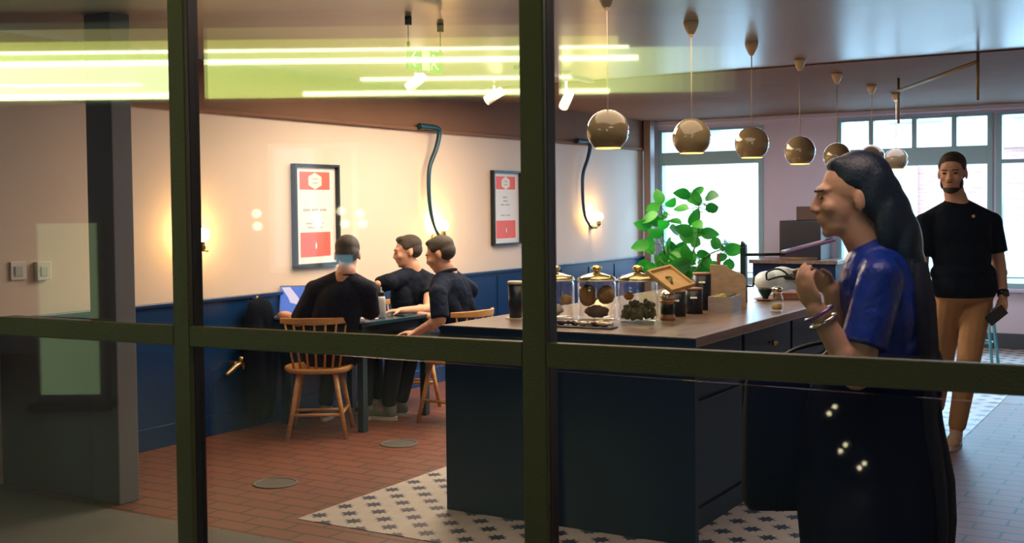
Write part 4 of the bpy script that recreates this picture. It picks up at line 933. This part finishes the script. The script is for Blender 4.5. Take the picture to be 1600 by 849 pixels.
# --- man walking in from the far door, tan trousers
d = 7.16
def mp(x, y, dd=0): return at(x, y, d + dd)
J = dict(pelvis=mp(1507, 452), neck=mp(1495, 317), head=mp(1488, 270, -.03), sl=mp(1549, 344, .04), sr=mp(1444, 346, .0),
         el=mp(1561, 412, .06), wl=mp(1568, 464, -.04), er=mp(1440, 420, .0), wr=mp(1446, 480, -.08),
         hl=mp(1528, 462, .03), hr=mp(1486, 462, 0), kl=mp(1514, 560, -.10), kr=mp(1472, 560, .20), al=mp(1494, 664, .0), ar=mp(1462, 640, .55), tl=mp(1487, 684, -.12), tr=mp(1452, 656, .45))
J['tl'] = V((J['tl'].x, J['tl'].y, .03)); J['al'] = V((J['al'].x, J['al'].y, .085)); J['ar'].z = .12; J['tr'].z = .05
man, P, HA, sh = figure('person', 'bearded man in a black T-shirt and tan trousers walking in with a phone in hand', J, -FW - R_ * .15, -FW * .88 - R_ * .50 - zv * .10, M_tee, M_tan, .008, 1.06, hands={'l': (V((-.28, 0, -1)), -R_ * .8 - FW * .5, -1, .95, (.55, .7, .5), .03), 'r': (V((0, 0, -1)), R_, 1, .95, (.4, .5, .4), .03)}, sleeve=.74, shoes=M_sneak, hair='short', wide=1.16, hem=.0, arm_k=1.0, belly=1.05)
b = B()
for (x, y, z, a, bb, c) in ((0, .044, -.094, .050, .050, .026), (0, .080, -.100, .028, .020, .020), (-.052, .022, -.060, .013, .032, .036), (.052, .022, -.060, .013, .032, .036), (0, .098, -.052, .026, .008, .0045)): ell(b, P(x, y, z), (a, bb, c), HA, 14, 10)
remesh('beard', b, M_hair, man, .006, 2)
wq = J['wl'].lerp(J['el'], .10); wd_ = (J['wl'] - J['el']).normalized()
wt = obj('wristwatch', cone(B(), wq - wd_ * .016, wq + wd_ * .016, .036, .035, 20), M_black, man, smooth=False)
obj('watch_face', cone(B(), wq - FW * .034, wq - FW * .041, .019, .018, 16), mat('watch_glass', (.02, .03, .04), .1), wt)
hp = at(1557, 493, 7.06)
obj('badge', cone(B(), at(1521, 338, 6.985), at(1521, 338, 6.975), .010, .009, 14), mat('orange_badge', (.75, .35, .16), .5), sh)
phn = empty('phone', hp, 'black phone held in the walking man\'s lowered hand', 'phone')
pm = Matrix((R_, -FW, U_)).transposed().to_4x4(); pm.translation = hp; pm = pm @ Matrix.Rotation(.9, 4, 'Y')
obj('case', box(B(), -.034, .034, -.004, .004, -.065, .065, 0, pm), M_black, phn, bevel=.002)
obj('screen', box(B(), -.031, .031, .004, .005, -.061, .061, 0, pm), mat('phone_glass', (.3, .35, .4), .08), phn)

# --- man seen from behind on the front chair
J = dict(pelvis=(-5.06, 3.98, .54), neck=at(540, 430, 7.58), head=at(543, 398, 7.60), sl=at(492, 450, 7.64), sr=at(576, 450, 7.54), el=at(466, 502, 7.70), wl=at(440, 492, 7.95), er=at(580, 492, 7.7), wr=at(560, 488, 7.95),
         hl=(-5.18, 4.03, .52), hr=(-5.00, 4.10, .52), kl=(-5.38, 4.40, .53), kr=(-5.16, 4.52, .53), al=(-5.40, 4.34, .09), ar=(-5.14, 4.46, .09), tl=(-5.46, 4.45, .03), tr=(-5.18, 4.58, .03))
figure('person', 'seated man seen from behind in a dark shirt, at the laptop', J, FW, FW * .96 - R_ * .1 - zv * .12, mat('dark_grey_shirt', (.011, .013, .027), .85, bump=.8, bscale=11, bd=.03, spec=.2), M_ntr, .010, 1.05, sleeve=.97, hands={'l': (V((-.3, .8, .1)), -zv, 1, .95, (.2, .3, .2), .05), 'r': (V((-.6, .5, 0)), -zv, -1, .95, (.2, .3, .2), .05)}, hair='short', wide=1.08, shoes=M_gsneak, arm_k=.95)
# --- man in profile, black T-shirt, facing left
D2 = 8.72
J = dict(pelvis=(-5.21, 5.16, .54), neck=at(646, 423, D2), head=at(637, 393, D2 - .03), sl=at(608, 438, D2 - .20), sr=at(673, 438, D2 + .02), el=at(582, 452, D2 - .10), wl=at(590, 444, D2 - .30), er=at(669, 484, 8.50), wr=at(626, 486, 8.28),
         hl=(-5.22, 5.05, .52), hr=(-5.08, 5.12, .52), kl=(-5.28, 4.72, .55), kr=(-5.08, 4.76, .55), al=(-5.26, 4.78, .09), ar=(-5.05, 4.72, .09), tl=(-5.32, 4.64, .03), tr=(-5.06, 4.58, .03))
figure('person', 'seated man in a black T-shirt facing left, bare forearm on the table', J, -R_ * .75 - FW * .66, -R_ * .95 - FW * .22 - zv * .12, M_tee, M_ntr, .009, 1.02, sleeve=.55, hands={'l': (-R_ * .5 - zv * .5, -zv - R_, 1, .95, (.3, .4, .3), .05), 'r': (-R_ * .9 - FW * .3, -zv, 1, .95, (.3, .4, .3), .05)}, hair='short', wide=1.05, shoes=M_gsneak)
# --- man in a collared navy shirt, turned away
D3 = 8.0
J = dict(pelvis=(-4.50, 4.74, .54), neck=at(699, 426, D3), head=at(688, 397, D3 - .02), sl=at(684, 456, D3 - .20), sr=at(733, 450, D3 + .12), el=at(688, 500, 7.75), wl=at(650, 520, 7.80), er=at(690, 500, 8.30), wr=at(650, 492, 8.40),
         hl=(-4.54, 4.66, .52), hr=(-4.54, 4.84, .52), kl=(-4.93, 4.56, .54), kr=(-4.93, 4.76, .54), al=(-5.00, 4.55, .09), ar=(-5.02, 4.72, .09), tl=(-5.14, 4.53, .03), tr=(-5.16, 4.71, .03))
figure('person', 'seated man in a navy collared shirt beside the counter, turned half away', J, -R_ * .80 + FW * .55, -R_ * .90 + FW * .25 - zv * .30, mat('navy_shirt', (.004, .009, .028), .85, bump=.8, bscale=11, bd=.03, spec=.2), M_ntr, .009, 1.02, sleeve=.95, hands={'l': (-R_ * .9, -zv, 1, .95, (.3, .4, .3), .05), 'r': (-R_ * .9 + FW * .3, -zv, -1, .95, (.3, .4, .3), .05)}, hair='short', wide=1.10, collar=True, shoes=M_gsneak)
# --- woman passing by in the foreground
D = 3.7
def wp(x, y, dd=0): return at(x, y, D + dd)
J = dict(pelvis=wp(1388, 600), neck=wp(1372, 392), head=wp(1330, 308, .0), sl=wp(1376, 432, -.17), sr=wp(1398, 420, .17), el=wp(1338, 586, -.22), wl=wp(1276, 484, -.20), er=wp(1318, 545, .12), wr=wp(1300, 452, .02))
woman, P, HA, sh = figure('person', 'dark-haired woman in a blue short-sleeved top walking past the counter', J, -R_, -R_ * .985 + FW * .12 - zv * .02, mat('blue_satin', (.004, .030, .28), .36, bump=.8, bscale=5, bd=.05, var=.35, vscale=6), None, .0062, 1.12, sleeve=.72, hands={'l': (V(at(1236, 400, 3.5)) - V(at(1276, 484, 3.5)), R_ * .6 + U_ * .2 + FW * .4, 1, 1.0, (.35, .55, .4), .05), 'r': (-R_ * .9 + U_ * .55, -U_ * .5 + FW * -.5, 1, 1.0, (.3, .45, .4), .05)}, hair=None, wide=.90, hem=-.03, arm_k=1.12)
b = B(); E = lambda x, y, z, a, bb, c: ell(b, P(x, y, z), (a * 1.12, bb * 1.12, c * 1.12), HA, 20, 14)
M_lhair = mat('black_blue_hair', (.006, .016, .036), .42, bump=.25, bscale=90)
E(0, -.026, .054, .084, .092, .080); E(0, -.055, .020, .082, .075, .080); E(0, -.085, -.01, .075, .060, .085); E(0, .030, .092, .050, .040, .025)
for i, (y, z, a, bb, c) in enumerate(((-.110, -.07, .085, .060, .10), (-.135, -.14, .095, .060, .11), (-.150, -.22, .10, .055, .10))): E(0, y, z, a, bb, c)
for x in (-1, 1): E(x * .066, -.055, .010, .022, .050, .075); E(x * .070, -.090, -.08, .026, .040, .09)
remesh('hair', b, M_lhair, woman, .008, 10)
b = B(); ell(b, P(0, .0890, -.0585), (.020, .0075, .0045), HA, 12, 8); ell(b, P(0, .0875, -.067), (.018, .0075, .0055), HA, 12, 8)
obj('lips', b, mat('rose_brown_lips', (.36, .10, .10), .45), woman, smooth=True)
# long skirt and shawl: folds run down the cloth
def drape(name, m, rings, folds, amp, thick=.006):
    b = B(); n = 72; rr = []
    for i, (c, rx, ry, ph) in enumerate(rings):
        t_ = i / (len(rings) - 1); r = []
        for k in range(n):
            t = 2 * math.pi * k / n; w_ = 1 + amp * t_ * math.sin(folds * t + ph)
            r.append(b.verts.new(V(c) - R_ * (math.cos(t) * rx * w_) + Vf * (math.sin(t) * ry * w_)))
        rr.append(r)
    for a, c in zip(rr, rr[1:]):
        for k in range(n): f = b.faces.new((a[k], a[(k + 1) % n], c[(k + 1) % n], c[k])); f.smooth = True
    b.faces.new(rr[0][::-1]); b.faces.new(rr[-1])
    return obj(name, b, m, woman, smooth=True)
Vf = V((FW.x, FW.y, 0)).normalized()
M_skirt = mat('dark_navy_crepe', (.002, .006, .030), .8, spec=.15, bump=.4, bscale=10)
drape('skirt', M_skirt, [(wp(1388, 548), .160, .14, 0), (wp(1378, 572), .195, .17, .1), (wp(1366, 620), .205, .16, .2), (wp(1362, 680), .225, .17, .3), (wp(1364, 760), .240, .19, .5), (wp(1366, 850), .225, .20, .6), (wp(1366, 960), .24, .22, .7)], 9, .05)
drape('shawl', mat('black_shawl', (.002, .006, .022), .85, bump=.5, bscale=12), [(wp(1402, 385, .02), .045, .07, 0), (wp(1410, 410, .03), .062, .15, 0), (wp(1412, 470, .04), .080, .18, .4), (wp(1414, 560, .05), .085, .19, .6), (wp(1415, 640, .05), .090, .19, .8), (wp(1428, 740, .05), .105, .19, .9), (wp(1432, 800, .05), .10, .19, 1.), (wp(1428, 900, .05), .09, .19, 1.1)], 7, .08)
for q, dx in (('l', -.06), ('r', .06)):
    a = wp(1380, 1004, dx * 1.4); a = V((a.x, a.y, .085)); b = B(); up_ = V((a.x, a.y, .40)) + Vf * 0; cap(b, a, up_, .036, .052)
    remesh('ankle', b, M_skin, woman, .009, 2); t = a - _r * .10; shoe(woman, a, V((t.x, t.y, .03)), M_black, .95, M_black)
for k_, (rr_, m_, nm) in enumerate(((.044, mat('purple_metal_band', (.22, .16, .34), .2, .8), 'bracelet'), (.043, M_chrome, 'bracelet'))):
    q = J['wl'].lerp(J['el'], .06 + .12 * k_); dd = (J['el'] - J['wl']).normalized(); m3 = fr(dd); b = B()
    tube(b, [q + m3 @ V((math.cos(t * math.pi / 12) * rr_, math.sin(t * math.pi / 12) * rr_, 0)) for t in range(25)], .006); obj(nm, b, m_, woman, smooth=True)
q = J['wr'].lerp(J['er'], .1)
pp_ = empty('phone', wp(1262, 392, -.02), 'mauve phone held up flat in front of the woman\'s chin', 'phone')
pm = Matrix((R_, FW, U_)).transposed().to_4x4(); pm.translation = wp(1262, 385, -.06); pm = pm @ Matrix.Rotation(-.25, 4, 'Y')
obj('case', box(B(), -.08, .08, -.038, .038, -.005, .005, 0, pm), mat('mauve_case', (.30, .16, .34), .35), pp_, bevel=.003)
obj('screen', box(B(), -.075, .075, -.034, .034, .005, .006, 0, pm), mat('phone_glass', (.3, .35, .4), .08), pp_)
# tote bag on the far arm
tg = empty('tote_bag', wp(1212, 700, .1), 'large dark bag hanging at the front of the walking woman', 'bag')
b = B(); c0, c1, c2_ = wp(1222, 600, .10), wp(1215, 690, .10), wp(1214, 770, .10)
n = 48; rr = []
for (c, rx, ry) in ((wp(1216, 580, .10), .100, .020), (wp(1215, 600, .10), .104, .035), (wp(1214, 650, .10), .108, .055), (wp(1213, 720, .10), .110, .065), (wp(1213, 780, .10), .108, .065), (wp(1214, 792, .10), .10, .055)):
    rr.append([b.verts.new(V(c) - R_ * (math.copysign(abs(math.cos(2 * math.pi * k / n)) ** .4, math.cos(2 * math.pi * k / n)) * rx) + Vf * (math.copysign(abs(math.sin(2 * math.pi * k / n)) ** .4, math.sin(2 * math.pi * k / n)) * ry)) for k in range(n)])
for a, c in zip(rr, rr[1:]):
    for k in range(n): b.faces.new((a[k], a[(k + 1) % n], c[(k + 1) % n], c[k])).smooth = True
b.faces.new(rr[0][::-1]); b.faces.new(rr[-1])
obj('body', b, mat('dark_canvas', (.002, .007, .028), .8, spec=.15, bump=.4, bscale=25), tg, smooth=True)
for dx in (-.03, .03):
    obj('strap', tube(B(), spline([wp(1200, 590, .10 + dx), wp(1235, 550, .11 + dx * .5), wp(1300, 535, .12), wp(1285, 560, .11 + dx * .5), wp(1258, 590, .10 + dx)]), .007), M_black, tg, smooth=True)
